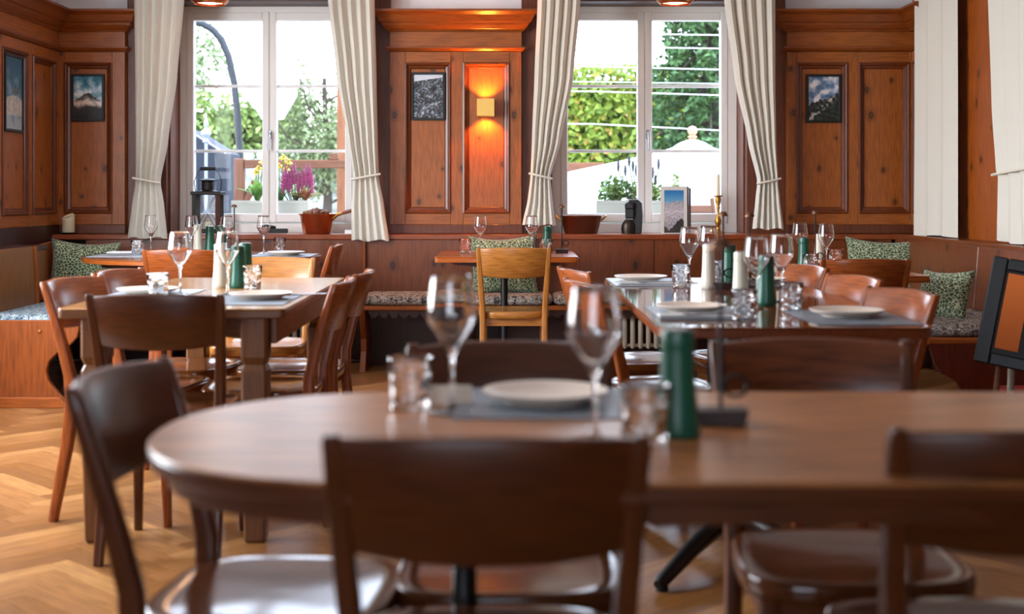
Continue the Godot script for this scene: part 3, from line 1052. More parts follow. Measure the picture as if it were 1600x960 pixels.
func outdoors() -> void:
	M.leaf_mesh = leaf_mesh()
	var g := struct("ground_outside")
	var st := S()
	box(st, Vector3(0, -0.55, -29.5), Vector3(60, 0.1, 40))
	obj("paving", st, M.paving, g)
	st = S()
	box(st, Vector3(1.9, 0.17, -10.15), Vector3(1.7, 0.06, 0.95), 0.004)
	for x in [1.1, 2.7]:
		for z in [-9.75, -10.55]:
			box(st, Vector3(x, -0.18, z), Vector3(0.08, 0.64, 0.08))
	obj("terrace_deck", st, M.timber, g)
	st = S()
	var osill := struct("trim_4")
	for w in [W1, W2]:
		box(st, Vector3((w[0] + w[1]) / 2, 0.92, -9.46), Vector3(w[1] - w[0] + 0.1, 0.04, 0.46), 0.004)
	obj("outer_sill", st, M.planter, osill)
	# ivy-grown wall at the right window
	var iw := thing("ivy_wall", "long garden wall thickly covered in yellow-green ivy, behind the white parasol", "ivy wall", Vector3(2.2, -0.5, -20.5))
	st = S()
	box(st, Vector3(0, 1.7, -0.3), Vector3(9.0, 3.4, 0.3))
	obj("masonry", st, plain(Color(0.16, 0.26, 0.07), 0.95), iw)
	leaves("ivy", iw, 26000, 0.13, Color(0.149, 0.236, 0.019), Color(0.310, 0.384, 0.037), func(r): return Vector3(r.randf_range(-4.5, 4.5), pow(r.randf(), 0.9) * 3.62, r.randf_range(-0.14, 0.16) + 0.12 * sin(r.randf() * 6.0)), 0.8, 31)
	leaves("ivy_blossom", iw, 900, 0.11, Color(0.434, 0.310, 0.037), Color(0.409, 0.211, 0.050), func(r): return Vector3(r.randf_range(-4.4, 4.4), r.randf_range(0.6, 3.6), 0.2), 0.8, 32)
	# conifer
	var cf := thing("conifer", "tall dark green conifer with drooping branches, top right beyond the right window", "tree", Vector3(2.75, -0.5, -18.0))
	st = S()
	tube(st, [Vector3.ZERO, Vector3(0, 5.4, 0)], [0.2, 0.05], 8)
	obj("trunk", st, M.bark, cf)
	st = S()
	var tips := []
	var r1 := RandomNumberGenerator.new()
	r1.seed = 5
	for k in 90:
		var a := k * 2.399
		var y := 0.7 + 4.4 * k / 90.0
		var l := lerpf(1.25, 0.45, k / 90.0) * r1.randf_range(0.7, 1.1)
		var tip := Vector3(cos(a) * l, y - 0.35 * l, sin(a) * l)
		tips.append([Vector3(0, y, 0), tip])
		tube(st, [Vector3(0, y, 0), Vector3(cos(a) * l * 0.5, y + 0.02, sin(a) * l * 0.5), tip], [0.025, 0.015, 0.006], 4)
	obj("branches", st, M.bark, cf)
	leaves("needle_sprays", cf, 22000, 0.11, Color(0.022, 0.075, 0.015), Color(0.075, 0.165, 0.038), func(r):
		var b: Array = tips[r.randi() % tips.size()]
		var q: Vector3 = b[0].lerp(b[1], 0.25 + 0.75 * sqrt(r.randf()))
		return q + Vector3(r.randf_range(-0.12, 0.12), r.randf_range(-0.28, 0.04), r.randf_range(-0.12, 0.12)), 0.3, 33)
	# left window: hedge, trees, rubble wall
	var hd := thing("hedge", "yellow-green hedge beyond the left window", "hedge", Vector3(-4.5, -0.5, -21.0))
	st = S()
	box(st, Vector3(-0.6, 1.45, 0), Vector3(3.6, 2.9, 0.7))
	obj("twigs", st, plain(Color(0.14, 0.22, 0.07), 0.95), hd)
	leaves("foliage", hd, 11000, 0.13, Color(0.124, 0.223, 0.037), Color(0.322, 0.384, 0.099), func(r): return Vector3(r.randf_range(-2.4, 1.25), r.randf() * 3.1 + 0.12 * sin(r.randf() * 9.0), 0.42 + r.randf_range(-0.12, 0.2)), 0.6, 34)
	tree("pale leafy tree at the left edge of the left window", Vector3(-7.0, -0.5, -27.0), 4.4, Vector3(0.1, 3.9, 0), Vector3(1.35, 1.9, 1.2), 5200, 0.13, Color(0.154, 0.231, 0.077), Color(0.264, 0.330, 0.154), 41)
	tree("loose pale green tree before the rubble wall, right half of the left window", Vector3(-2.55, -0.5, -18.0), 3.2, Vector3(0.0, 2.35, 0), Vector3(1.1, 1.15, 0.8), 6500, 0.085, Color(0.143, 0.198, 0.066), Color(0.253, 0.286, 0.132), 42)
	tree("narrow green tree high at the right edge of the left window", Vector3(-2.3, -0.5, -23.0), 4.4, Vector3(-0.3, 3.9, 0), Vector3(0.55, 1.1, 0.5), 2200, 0.12, Color(0.121, 0.198, 0.044), Color(0.242, 0.297, 0.121), 43)
	var rw := thing("rubble_wall", "pale rubble stone wall outside the left window", "stone wall", Vector3(-1.92, -0.5, -19.4))
	st = S()
	box(st, Vector3(0, 1.07, -0.25), Vector3(4.3, 2.14, 0.4), 0.03)
	obj("mortar", st, plain(Color(0.56, 0.57, 0.53), 0.95), rw)
	var rr := RandomNumberGenerator.new()
	rr.seed = 91
	var sm := []
	for v in 4:
		st = S()
		var rings := []
		for k in 5:
			var a := -PI / 2 + PI * k / 4.0
			var ring := PackedVector3Array()
			for j in 9:
				var t := TAU * j / 9
				var q := 0.5 * (1.0 + rr.randf_range(-0.13, 0.13)) * maxf(cos(a), 0.02)
				ring.append(Vector3(cos(t) * q, sin(t) * q, sin(a) * 0.35))
			rings.append(ring)
		loft(st, rings, true, true)
		st.generate_normals()
		sm.append(st.commit())
	var tones := [plain(Color(0.70, 0.71, 0.67), 0.95), plain(Color(0.58, 0.60, 0.55), 0.95), plain(Color(0.64, 0.64, 0.58), 0.95)]
	for iy in 10:
		for ix in 18:
			var o := obj("stone", sm[rr.randi() % 4], tones[rr.randi() % 3], rw, Vector3(-2.1 + ix * 0.24 + (0.12 if iy % 2 else 0.0) + rr.randf_range(-0.03, 0.03), 0.12 + iy * 0.225 + rr.randf_range(-0.02, 0.02), -0.05))
			o.scale = Vector3(rr.randf_range(0.22, 0.29), rr.randf_range(0.19, 0.24), 0.09)
			o.rotation.z = rr.randf_range(-0.3, 0.3)
	# slate-blue tarpaulin cover with a sloping top, and the post before it
	var tc := thing("garden_cover", "dark blue-grey covered stack with a sloping top, low at the left of the left window", "cover", Vector3(0, 0, -11.3))
	var q1 := PackedVector2Array([Vector2(ax(286, 11), -0.5), Vector2(ax(352, 11), -0.5), Vector2(ax(353, 11), ay(240, 11)), Vector2(ax(303, 11), ay(209, 11)), Vector2(ax(286, 11), ay(200, 11))])
	st = S()
	prism(st, q1, 0.6, Transform3D(Basis.IDENTITY, Vector3(0, 0, -0.3)), 0.02)
	obj("tarpaulin", st, M.slate, tc)
	st = S()
	for k in 3:
		box(st, Vector3(ax(309 + 17 * k, 11), 0.4, 0.305), Vector3(0.012, 1.8 - 0.09 * k, 0.012))
	obj("seam", st, plain(Color(0.11, 0.14, 0.19), 0.6), tc)
	st = S()
	tube(st, [Vector3(ax(353, 11), ay(240, 11), 0.31), Vector3(ax(303, 11), ay(209, 11), 0.31), Vector3(ax(286, 11), ay(200, 11), 0.31)], 0.006, 6)
	obj("piping", st, M.white_frame, tc)
	var fp := thing("railing_post", "thin pale metal post with a spearhead finial before the dark blue cover", "post", Vector3(ax(322, 10.5), -0.5, -10.5))
	st = S()
	tube(st, [Vector3.ZERO, Vector3(0, ay(222, 10.5) + 0.5, 0)], 0.013, 8)
	obj("shaft", st, plain(Color(0.62, 0.65, 0.68), 0.5), fp)
	st = S()
	var fy := ay(222, 10.5) + 0.5
	lathe(st, [Vector2(0, fy - 0.02), Vector2(0.03, fy), Vector2(0.014, fy + 0.03), Vector2(0.042, fy + 0.06), Vector2(0.04, fy + 0.085), Vector2(0.012, fy + 0.115), Vector2(0.022, fy + 0.14), Vector2(0.0, fy + 0.24)], 10)
	obj("finial", st, plain(Color(0.62, 0.65, 0.68), 0.5), fp)
	# curved lamp post with its white shade
	var lp := thing("street_lamp", "curved grey lamp post arching across the left window with a white lantern shade", "street lamp", Vector3(ax(377, 12.5), -0.5, -12.5))
	var o2 := Vector3(ax(377, 12.5), -0.5, -12.5)
	st = S()
	var pts := []
	for q in [[380, 560], [378, 300], [375, 240], [371, 180], [366, 130], [357, 88], [346, 62], [333, 47], [318, 38], [304, 34], [285, 30]]:
		pts.append(at(q[0], q[1], 12.5) - o2)
	pts[0].y = 0.0
	tube(st, pts, 0.033, 10)
	obj("curved_post", st, M.pole, lp)
	st = S()
	var lx := ax(426, 12.5) - o2.x
	lathe(st, [Vector2(0, ay(188, 12.5) + 0.5), Vector2(0.105, ay(187, 12.5) + 0.5), Vector2(0.235, ay(150, 12.5) + 0.5), Vector2(0.245, ay(97, 12.5) + 0.5), Vector2(0.03, ay(70, 12.5) + 0.5), Vector2(0.0, ay(66, 12.5) + 0.5)], 8, Vector3(lx, 0, 0))
	obj("lantern_shade", st, M.canvas, lp)
	st = S()
	tube(st, [Vector3(lx, ay(72, 12.5) + 0.5, 0), Vector3(lx, ay(-60, 12.5) + 0.5, 0), Vector3(ax(300, 12.5) - o2.x, ay(-75, 12.5) + 0.5, 0), Vector3(ax(258, 12.5) - o2.x, ay(0, 12.5) + 0.5, 0), pts[pts.size() - 1]], 0.012, 6)
	obj("bracket", st, M.white_frame, lp)
	# timber railing of the terrace
	var tr := thing("timber_frame", "rustic brown timber frame standing behind the planter of magenta flowers", "timber frame", Vector3.ZERO)
	var d := 10.6
	var bars := [[[367, 248], [382, 420]], [[383, 250], [548, 263]], [[515, 240], [529, 250]]]
	for q in bars:
		st = S()
		var a := at(q[0][0], q[0][1], d)
		var b := at(q[1][0], q[1][1], d)
		if q == bars[0]:
			b.y = -0.5
		box(st, (a + b) / 2, Vector3(absf(b.x - a.x), absf(a.y - b.y), 0.08), 0.006)
		obj("beam" if q != bars[0] else "post", st, M.timber if q != bars[0] else wood(Color(0.5, 0.3, 0.18), 1, 0.7, true, 4.0), tr)
	st = S()
	tube(st, [at(380, 318, d), at(400, 285, d)], 0.035, 4)
	obj("brace", st, M.timber, tr)
	st = S()
	box(st, at(536, 300, d + 0.3), Vector3(0.09, 2.9, 0.09), 0.006)
	obj("post", st, wood(Color(0.62, 0.38, 0.22), 1, 0.7, true, 4.0), tr)
	planters()
	# white parasol
	var ps := thing("parasol", "large white parasol with a turned wooden ball finial outside the right window", "parasol", Vector3(ax(1082, 12.2), -0.5, -12.2))
	st = S()
	tube(st, [Vector3.ZERO, Vector3(0, 2.1, 0)], 0.03, 10)
	obj("pole", st, wood(Color(0.7, 0.45, 0.25), 1, 0.5, false, 6.0), ps)
	st = S()
	var top := ay(219, 12.2) + 0.5
	var rings := []
	var prof := [Vector2(0.05, 0.0), Vector2(0.12, -0.025), Vector2(0.19, -0.07), Vector2(0.3, -0.108), Vector2(0.7, -0.2), Vector2(1.2, -0.305), Vector2(1.6, -0.40), Vector2(1.88, -0.47), Vector2(1.885, -0.69)]
	for p in prof:
		var row := []
		for j in 33:
			var t := TAU * j / 32.0
			var sag: float = 1.0 - 0.05 * absf(sin(4.0 * t)) * (p.x / 2.3)
			row.append(Vector3(cos(t) * p.x * sag, top + p.y + (0.0 if p.y > -0.6 else 0.03 * absf(sin(8.0 * t))), sin(t) * p.x * sag))
		rings.append(row)
	sheet(st, rings)
	obj("canopy", st, M.canvas, ps)
	for k in 8:
		st = S()
		var t := TAU * k / 8.0
		tube(st, [Vector3(0, top - 0.06, 0), Vector3(cos(t) * 1.8, top - 0.49, sin(t) * 1.8)], 0.01, 5)
		obj("rib", st, M.timber, ps)
	st = S()
	lathe(st, [Vector2(0.0, top - 0.02), Vector2(0.05, top - 0.01), Vector2(0.03, top + 0.012), Vector2(0.045, top + 0.03), Vector2(0.024, top + 0.045), Vector2(0.034, top + 0.055), Vector2(0.046, top + 0.08), Vector2(0.046, top + 0.095), Vector2(0.034, top + 0.122), Vector2(0.0, top + 0.135)], 16)
	obj("finial", st, plain(Color(0.78, 0.52, 0.38), 0.5), ps)
	# timber rail glimpsed left of the parasol
	st = S()
	box(st, at(892, 262, 15), Vector3(0.75, 0.11, 0.12), 0.01)
	box(st, at(880, 262, 15) + Vector3(0, -0.9, 0), Vector3(0.12, 1.8, 0.12), 0.01)
	tag(obj("terrace_rail", st, M.timber), "short brown timber rail glimpsed between curtain and parasol in the right window", "rail")
	# overhead wires
	var ys := [[52, 55], [73, 76], [104, 109], [128, 131], [143, 149], [194, 204]]
	for k in 2:
		st = S()
		tube(st, [Vector3.ZERO, Vector3(0, 2.75, 0), Vector3(0, 3.6, 0)], [0.07, 0.06, 0.05], 10)
		tag(obj("wire_post", st, M.pole, self, Vector3(ax(600 if k == 0 else 1400, 14.5), -0.5, -14.5)), ["grey post carrying the overhead wires, hidden by the middle wall panel", "grey post carrying the overhead wires, hidden by the right wall panel"][k], "post")
	var wn := ["topmost overhead wire across the conifer", "second overhead wire from the top, across the conifer", "overhead wire level with the top of the ivy wall", "overhead wire just above the middle muntin of the right window", "overhead wire just below the middle muntin of the right window", "lowest overhead wire, crossing the ivy above the parasol"]
	for k in 6:
		st = S()
		tube(st, [at(600, ys[k][0] - 3, 14.5), at(930, ys[k][0], 14.5), at(1126, ys[k][1], 14.5), at(1400, ys[k][1] + 2, 14.5)], 0.006 if k != 3 else 0.004, 5)
		tag(obj("overhead_wire", st, M.wire), wn[k], "wire", "overhead wires outside the right window")
	# two folded terrace chairs
	for k in 2:
		var tc2 := thing("terrace_chair", ["folding wooden terrace chair outside, just right of the standing menu card", "folding wooden terrace chair outside, hidden mostly by the candlestick and curtain"][k], "chair", at(1093 + 95 * k, 420, 9.9), 12.0 - 30.0 * k)
		tc2.position.y = 0.201
		for s in [-1, 1]:
			st = S()
			tube(st, [Vector3(s * 0.16, 0.0, 0.2), Vector3(s * 0.16, 0.88, -0.16)], 0.017, 5)
			obj("leg", st, M.timber, tc2)
			st = S()
			tube(st, [Vector3(s * 0.14, 0.0, -0.2), Vector3(s * 0.14, 0.52, 0.2)], 0.017, 5)
			obj("leg", st, M.timber, tc2)
		for k2 in 4:
			st = S()
			box(st, Vector3(0, 0.44, -0.12 + 0.09 * k2), Vector3(0.36, 0.02, 0.06), 0.003)
			obj("seat_slat", st, M.timber, tc2)
		for k2 in 3:
			st = S()
			box(st, Vector3(0, 0.60 + 0.1 * k2, -0.05 - 0.04 * k2), Vector3(0.34, 0.06, 0.018), 0.003, Basis(Vector3.RIGHT, -0.38))
			obj("back_slat", st, M.timber, tc2)

func planter_box(label: String, c: Vector3, w: float) -> Node3D:
	var p := thing("flower_box", label, "planter", c)
	var st := S()
	prism(st, PackedVector2Array([Vector2(-0.075, 0), Vector2(0.075, 0), Vector2(0.09, 0.105), Vector2(0.1, 0.108), Vector2(0.1, 0.13), Vector2(0.085, 0.13), Vector2(0.08, 0.11), Vector2(-0.08, 0.11), Vector2(-0.085, 0.13), Vector2(-0.1, 0.13), Vector2(-0.1, 0.108), Vector2(-0.09, 0.105)]), w, lay(Vector3(-w / 2, 0, 0), Vector3(0, 0, -1), Vector3.UP))
	for s in [-1, 1]:
		box(st, Vector3(s * (w / 2 - 0.004), 0.065, 0), Vector3(0.012, 0.13, 0.17))
	obj("box", st, M.planter, p)
	st = S()
	box(st, Vector3(0, 0.105, 0), Vector3(w - 0.02, 0.02, 0.15))
	obj("soil", st, M.soil, p)
	return p

func blade_plant(label: String, called: String, base: Vector3, n: int, length: float, width: float, spread: float, mat: Material, sd: int) -> Node3D:
	# arching leaves from one root
	var t := thing(called, label, "plant", base)
	var r := RandomNumberGenerator.new()
	r.seed = sd
	for k in n:
		var a := r.randf() * TAU
		var l := length * r.randf_range(0.65, 1.1)
		var lean := spread * r.randf_range(0.3, 1.0)
		var dirv := Vector3(cos(a), 0, sin(a) * 0.6)
		var side := dirv.cross(Vector3.UP).normalized()
		var row0 := []
		var row1 := []
		var row2 := []
		for q in 6:
			var u := q / 5.0
			var c := dirv * lean * u * u * l + Vector3.UP * l * (u - 0.45 * lean * u * u)
			var w := width * sin(PI * clampf(u * 0.92 + 0.08, 0, 1)) * 0.5
			row0.append(c - side * w)
			row1.append(c + Vector3(0, -w * 0.4, 0))
			row2.append(c + side * w)
		var st := S()
		sheet(st, [row0, row1, row2])
		obj("leaf", st, mat, t)
	return t

func leafmat(c: Color) -> StandardMaterial3D:
	var m := plain(c, 0.5)
	m.backlight_enabled = true
	m.backlight = Color(0.5, 0.6, 0.3)
	return m

func planters() -> void:
	var p1 := Vector3(ax(425, 9.5), 0.942, -9.5)
	planter_box("pale window box holding magenta and yellow flowers outside the left window", p1, 0.55)
	var y0 := 1.055
	var green := leafmat(Color(0.30, 0.52, 0.12))
	var deep := leafmat(Color(0.14, 0.36, 0.08))
	var rusty := leafmat(Color(0.62, 0.24, 0.16))
	var olive := leafmat(Color(0.34, 0.30, 0.12))
	var t := blade_plant("bright green leafy plant at the left end of the window box", "leafy_plant", Vector3(ax(402, 9.5), y0, -9.5), 22, 0.20, 0.06, 0.9, green, 61)
	for q in [[411, 252], [404, 262], [400, 268]]:
		bloom(t, at(q[0], q[1], 9.5), y0, Color(0.80, 0.66, 0.10))
	t = blade_plant("deep green plant under yellow coneflowers, right of the window stile", "leafy_plant", Vector3(ax(437, 9.5), y0, -9.5), 24, 0.15, 0.06, 0.9, deep, 62)
	for q in [[443, 245], [451, 252], [436, 258], [447, 263]]:
		bloom(t, at(q[0], q[1], 9.5), y0, Color(0.86, 0.70, 0.14))
	t = blade_plant("magenta celosia with upright feathery spikes in the left window box", "celosia", Vector3(ax(463, 9.5), y0, -9.5), 26, 0.13, 0.035, 1.0, olive, 63)
	for q in [[446, 276], [451, 284], [455, 278], [460, 270], [466, 282], [472, 278], [478, 274], [484, 273], [487, 284], [442, 286]]:
		spike(t, at(q[0], q[1], 9.5 - 0.03), 0.17, 0.021, Color(0.62, 0.03, 0.42), y0)
	t = blade_plant("red-orange leaved plant at the right end of the left window box", "leafy_plant", Vector3(ax(478, 9.5), y0, -9.48), 34, 0.15, 0.03, 1.2, rusty, 64)
	var p2 := Vector3(ax(985, 9.5), 0.942, -9.5)
	planter_box("pale window box with bushy herbs and purple salvia outside the right window", p2, 0.50)
	var hb := thing("herb_bush", "dense light green herb bush at the left end of the right window box", "plant", Vector3(ax(962, 9.5), y0, -9.5))
	leaves("foliage", hb, 420, 0.05, Color(0.075, 0.203, 0.030), Color(0.270, 0.390, 0.105), func(r): return ball(r, Vector3(0, 0.085, 0), Vector3(0.13, 0.125, 0.09), 0.2), 0.0, 65)
	var sv := thing("salvia", "purple salvia with tall flower spikes behind the black-strapped bell", "plant", Vector3(ax(1005, 9.5), y0, -9.5))
	leaves("foliage", sv, 420, 0.05, Color(0.105, 0.225, 0.038), Color(0.315, 0.420, 0.120), func(r): return ball(r, Vector3(0.02, 0.07, 0), Vector3(0.15, 0.10, 0.08), 0.2), 0.0, 66)
	for q in [[966, 258], [977, 265], [983, 250], [989, 258], [994, 265], [1020, 268], [1029, 255], [1024, 280]]:
		spike(sv, at(q[0], q[1], 9.5), 0.09, 0.013, Color(0.24, 0.17, 0.34), y0)
	var hb2 := thing("herb_bush", "small sprig of light green leaves just above the menu card", "plant", Vector3(ax(1056, 9.5), y0, -9.5))
	leaves("foliage", hb2, 110, 0.05, Color(0.225, 0.330, 0.075), Color(0.375, 0.465, 0.150), func(r): return ball(r, Vector3(0, 0.10, 0), Vector3(0.05, 0.12, 0.05), 0.1), 0.0, 67)

func bloom(t: Node3D, p: Vector3, y0: float, c: Color) -> void:
	var st := S()
	var l := p - t.position
	tube(st, [Vector3(l.x * 0.3, 0, 0), l], 0.004, 5)
	obj("stem", st, leafmat(Color(0.3, 0.42, 0.14)), t)
	var f := obj("flower", null_bloom(), leafmat(c), t, l)
	f.rotation = Vector3(0.5, l.x * 9.0, 0.0)

func null_bloom() -> SurfaceTool:
	var st := S()
	lathe(st, [Vector2(0, -0.008), Vector2(0.012, 0), Vector2(0.011, 0.014), Vector2(0, 0.02)], 8)
	for k in 9:
		var a := TAU * k / 9
		var dv := Vector3(cos(a), -0.35, sin(a))
		var sd := dv.cross(Vector3.UP).normalized()
		sheet(st, [[dv * 0.008 - sd * 0.004, dv * 0.022 - sd * 0.008, dv * 0.036 - sd * 0.002], [dv * 0.008 + sd * 0.004, dv * 0.022 + sd * 0.008, dv * 0.036 + sd * 0.002]])
	return st

func spike(t: Node3D, p: Vector3, h: float, r: float, c: Color, y0: float) -> void:
	var l := p - t.position
	var st := S()
	tube(st, [Vector3(l.x * 0.5, 0, 0), l - Vector3(0, h * 0.4, 0)], 0.004, 5)
	obj("stem", st, leafmat(Color(0.14, 0.22, 0.08)), t)
	st = S()
	var prof := []
	for k in 13:
		var u := k / 12.0
		prof.append(Vector2(r * sin(PI * minf(0.15 + u * 0.85, 1.0)) * (1.0 if k % 2 else 0.62) + 0.0004, (u - 0.5) * h))
	lathe(st, prof, 8, l)
	obj("flower", st, leafmat(c), t)

# ------------------------------------------------------------------ chairs
func stile_z(y: float) -> float:
	return -0.175 - 0.095 * pow(maxf(y - 0.44, 0.0) / 0.38, 1.35)

func make_chair(label: String, mu: Material, ma: Material, ms: Material) -> Node3D:
	var t := thing("dining_chair", label, "chair")
	var st := S()
	var rings := []
	var n := 44
	var prof := [[0.86, 0.418], [0.97, 0.42], [1.0, 0.426], [1.0, 0.452], [0.985, 0.459], [0.95, 0.461], [0.8, 0.456], [0.5, 0.451], [0.15, 0.45]]
	for q in prof:
		var ring := PackedVector3Array()
		for j in n:
			var a := TAU * j / n
			var cx := signf(cos(a)) * pow(absf(cos(a)), 0.55)
			var cz := signf(sin(a)) * pow(absf(sin(a)), 0.55)
			var z := cz * 0.2
			var hw := 0.192 + 0.05 * z
			ring.append(Vector3(cx * hw * q[0] * 1.06, q[1], z * q[0] + 0.005))
		rings.append(ring)
	loft(st, rings, true, true)
	obj("seat", st, ms, t)
	# curved backrest board
	st = S()
	rings = []
	for i in 17:
		var u := -1.0 + 2.0 * i / 16.0
		var x := 0.196 * u
		var bow := -0.040 * (1.0 - pow(absf(u), 2.3))
		var lo := 0.652 + 0.014 * u * u
		var hi := 0.827 - 0.009 * u * u
		var ring := PackedVector3Array()
		for q in [[lo, -0.006], [lo + 0.004, -0.0105], [(lo + hi) / 2, -0.0105], [hi - 0.007, -0.0105], [hi, -0.005], [hi, 0.005], [hi - 0.007, 0.0105], [(lo + hi) / 2, 0.0105], [lo + 0.004, 0.0105], [lo, 0.006]]:
			ring.append(Vector3(x * (0.965 + 0.035 * (q[0] - lo) / 0.17), q[0], stile_z(q[0]) + bow + 0.004 + q[1]))
		rings.append(ring)
	loft(st, rings, true, true)
	obj("backrest", st, ma, t)
	for s in [-1, 1]:
		st = S()
		rings = []
		for q in [[0.0, 0.178, -0.245, 0.013, 0.014], [0.004, 0.178, -0.244, 0.0145, 0.0155], [0.12, 0.176, -0.222, 0.016, 0.018], [0.26, 0.174, -0.194, 0.017, 0.02], [0.40, 0.174, -0.178, 0.017, 0.021], [0.50, 0.177, -0.181, 0.0165, 0.02], [0.60, 0.183, stile_z(0.60), 0.016, 0.018], [0.70, 0.189, stile_z(0.70), 0.015, 0.0155], [0.78, 0.194, stile_z(0.78), 0.014, 0.013], [0.815, 0.196, stile_z(0.815), 0.013, 0.0115], [0.824, 0.196, stile_z(0.824), 0.009, 0.008]]:
			var ring := PackedVector3Array()
			for k in 12:
				var a := TAU * (k + 0.5) / 12
				var ex := signf(cos(a)) * pow(absf(cos(a)), 0.4)
				var ez := signf(sin(a)) * pow(absf(sin(a)), 0.4)
				ring.append(Vector3(s * q[1] + ex * q[3], q[0], q[2] + ez * q[4]))
			rings.append(ring)
		loft(st, rings, true, true)
		obj("rear_leg", st, mu, t)
		st = S()
		rings = []
		for q in [[0.0, 0.176, 0.178, 0.0115], [0.004, 0.176, 0.177, 0.013], [0.25, 0.172, 0.165, 0.0165], [0.424, 0.17, 0.158, 0.019]]:
			var ring := PackedVector3Array()
			for k in 12:
				var a := TAU * (k + 0.5) / 12
				ring.append(Vector3(s * q[1] + signf(cos(a)) * pow(absf(cos(a)), 0.4) * q[3], q[0], q[2] + signf(sin(a)) * pow(absf(sin(a)), 0.4) * q[3]))
			rings.append(ring)
		loft(st, rings, true, true)
		obj("front_leg", st, mu, t)
	st = S()
	for s in [-1, 1]:
		box(st, Vector3(s * 0.168, 0.40, -0.01), Vector3(0.016, 0.045, 0.32), 0.002)
		box(st, Vector3(0, 0.40, s * 0.155), Vector3(0.33, 0.045, 0.016), 0.002)
	obj("seat_rail", st, ma, t)
	return t

var chair0: Node3D
var chair_used := false

func chair(xt: float, dt: float, yaw: float, label: String, group: String, look := 0) -> Node3D:
	# xt, dt: where the middle of the top rail stands
	var f := Vector3(sin(deg_to_rad(yaw)), 0, cos(deg_to_rad(yaw)))
	var o := Vector3(xt, 0, -dt) + f * 0.285
	var c: Node3D
	if not chair_used:
		c = chair0
		chair_used = true
		c.position = o
		c.rotation.y = deg_to_rad(yaw)
		tag(c, label, "chair", group)
	else:
		c = dup(chair0, o, yaw, label, group)
	var sets := [[M.chair_up, M.chair_across, M.chair_seat], [M.chair_shade_up, M.chair_shade_across, M.chair_shade_seat], [M.oak_up, M.oak_across, M.oak_across], [M.chair_shade_up, M.chair_mid_across, M.chair_shade_seat]]
	for k in c.get_children():
		var nm := str(k.name)
		k.material_override = sets[look][2] if nm.begins_with("seat") and not nm.begins_with("seat_rail") else sets[look][0] if nm.contains("leg") else sets[look][1]
	return c

func outline(w: float, l: float, kind: String) -> PackedVector2Array:
	var p := PackedVector2Array()
	if kind == "stadium":
		var r := l / 2
		for k in 33:
			var a := PI / 2 + PI * k / 32
			p.append(Vector2(-w / 2 + r + r * signf(cos(a)) * pow(absf(cos(a)), 0.92), r * signf(sin(a)) * pow(absf(sin(a)), 0.92)))
		for k in 33:
			var a := -PI / 2 + PI * k / 32
			p.append(Vector2(w / 2 - r + r * cos(a), r * sin(a)))
	elif kind == "oval":
		for k in 64:
			var a := TAU * k / 64
			p.append(Vector2(w / 2 * cos(a), l / 2 * sin(a)))
	else:
		var r := 0.02 if kind == "rect" else 0.06
		for q in [[1, 1, 0.0], [-1, 1, PI / 2], [-1, -1, PI], [1, -1, 1.5 * PI]]:
			for k in 5:
				var a: float = q[2] + PI / 2 * k / 4
				p.append(Vector2(q[0] * (w / 2 - r) + r * cos(a), q[1] * (l / 2 - r) + r * sin(a)))
	return p

func flat_xf(y: float) -> Transform3D:
	# polygon (x, y) lies as (x, -z); extruded upwards from y
	return Transform3D(Basis(Vector3.RIGHT, Vector3(0, 0, -1), Vector3.UP), Vector3(0, y, 0))

func tabletop(t: Node3D, w: float, l: float, kind: String, h: float, thick: float, mat: Material, edge: Material) -> void:
	var st := S()
	prism(st, outline(w, l, kind), 0.006, flat_xf(h - 0.006), 0.0025)
	obj("tabletop", st, mat, t)
	st = S()
	prism(st, outline(w - 0.001, l - 0.001, kind), thick - 0.006, flat_xf(h - thick), 0.003)
	obj("edge_band", st, edge, t)

func pedestal(t: Node3D, x: float, z: float, h: float, r: float, reach: Vector2) -> void:
	var st := S()
	tube(st, [Vector3(x, 0.05, z), Vector3(x, h, z)], r, 16)
	obj("column", st, M.black_metal, t)
	st = S()
	box(st, Vector3(x, h - 0.006, z), Vector3(0.3, 0.012, 0.3), 0.002)
	obj("top_plate", st, M.black_metal, t)
	for k in 4:
		var e := Vector3((1 if k % 2 else -1) * reach.x, 0, (1 if k < 2 else -1) * reach.y)
		st = S()
		tube(st, [Vector3(x, 0.12, z), Vector3(x, 0.12, z) + e * 0.15 + Vector3(0, -0.005, 0), Vector3(x, 0.075, z) + e * 0.6, Vector3(x, 0.028, z) + e * 0.97, Vector3(x, 0.024, z) + e * 1.03], [0.03, 0.03, 0.026, 0.021, 0.012], 8)
		var ft := obj("foot", st, M.black_metal, t)
		st = S()
		tube(st, [Vector3(x, 0.0, z) + e * 0.97, Vector3(x, 0.02, z) + e * 0.97], 0.018, 10)
		obj("glide", st, M.dark, ft)

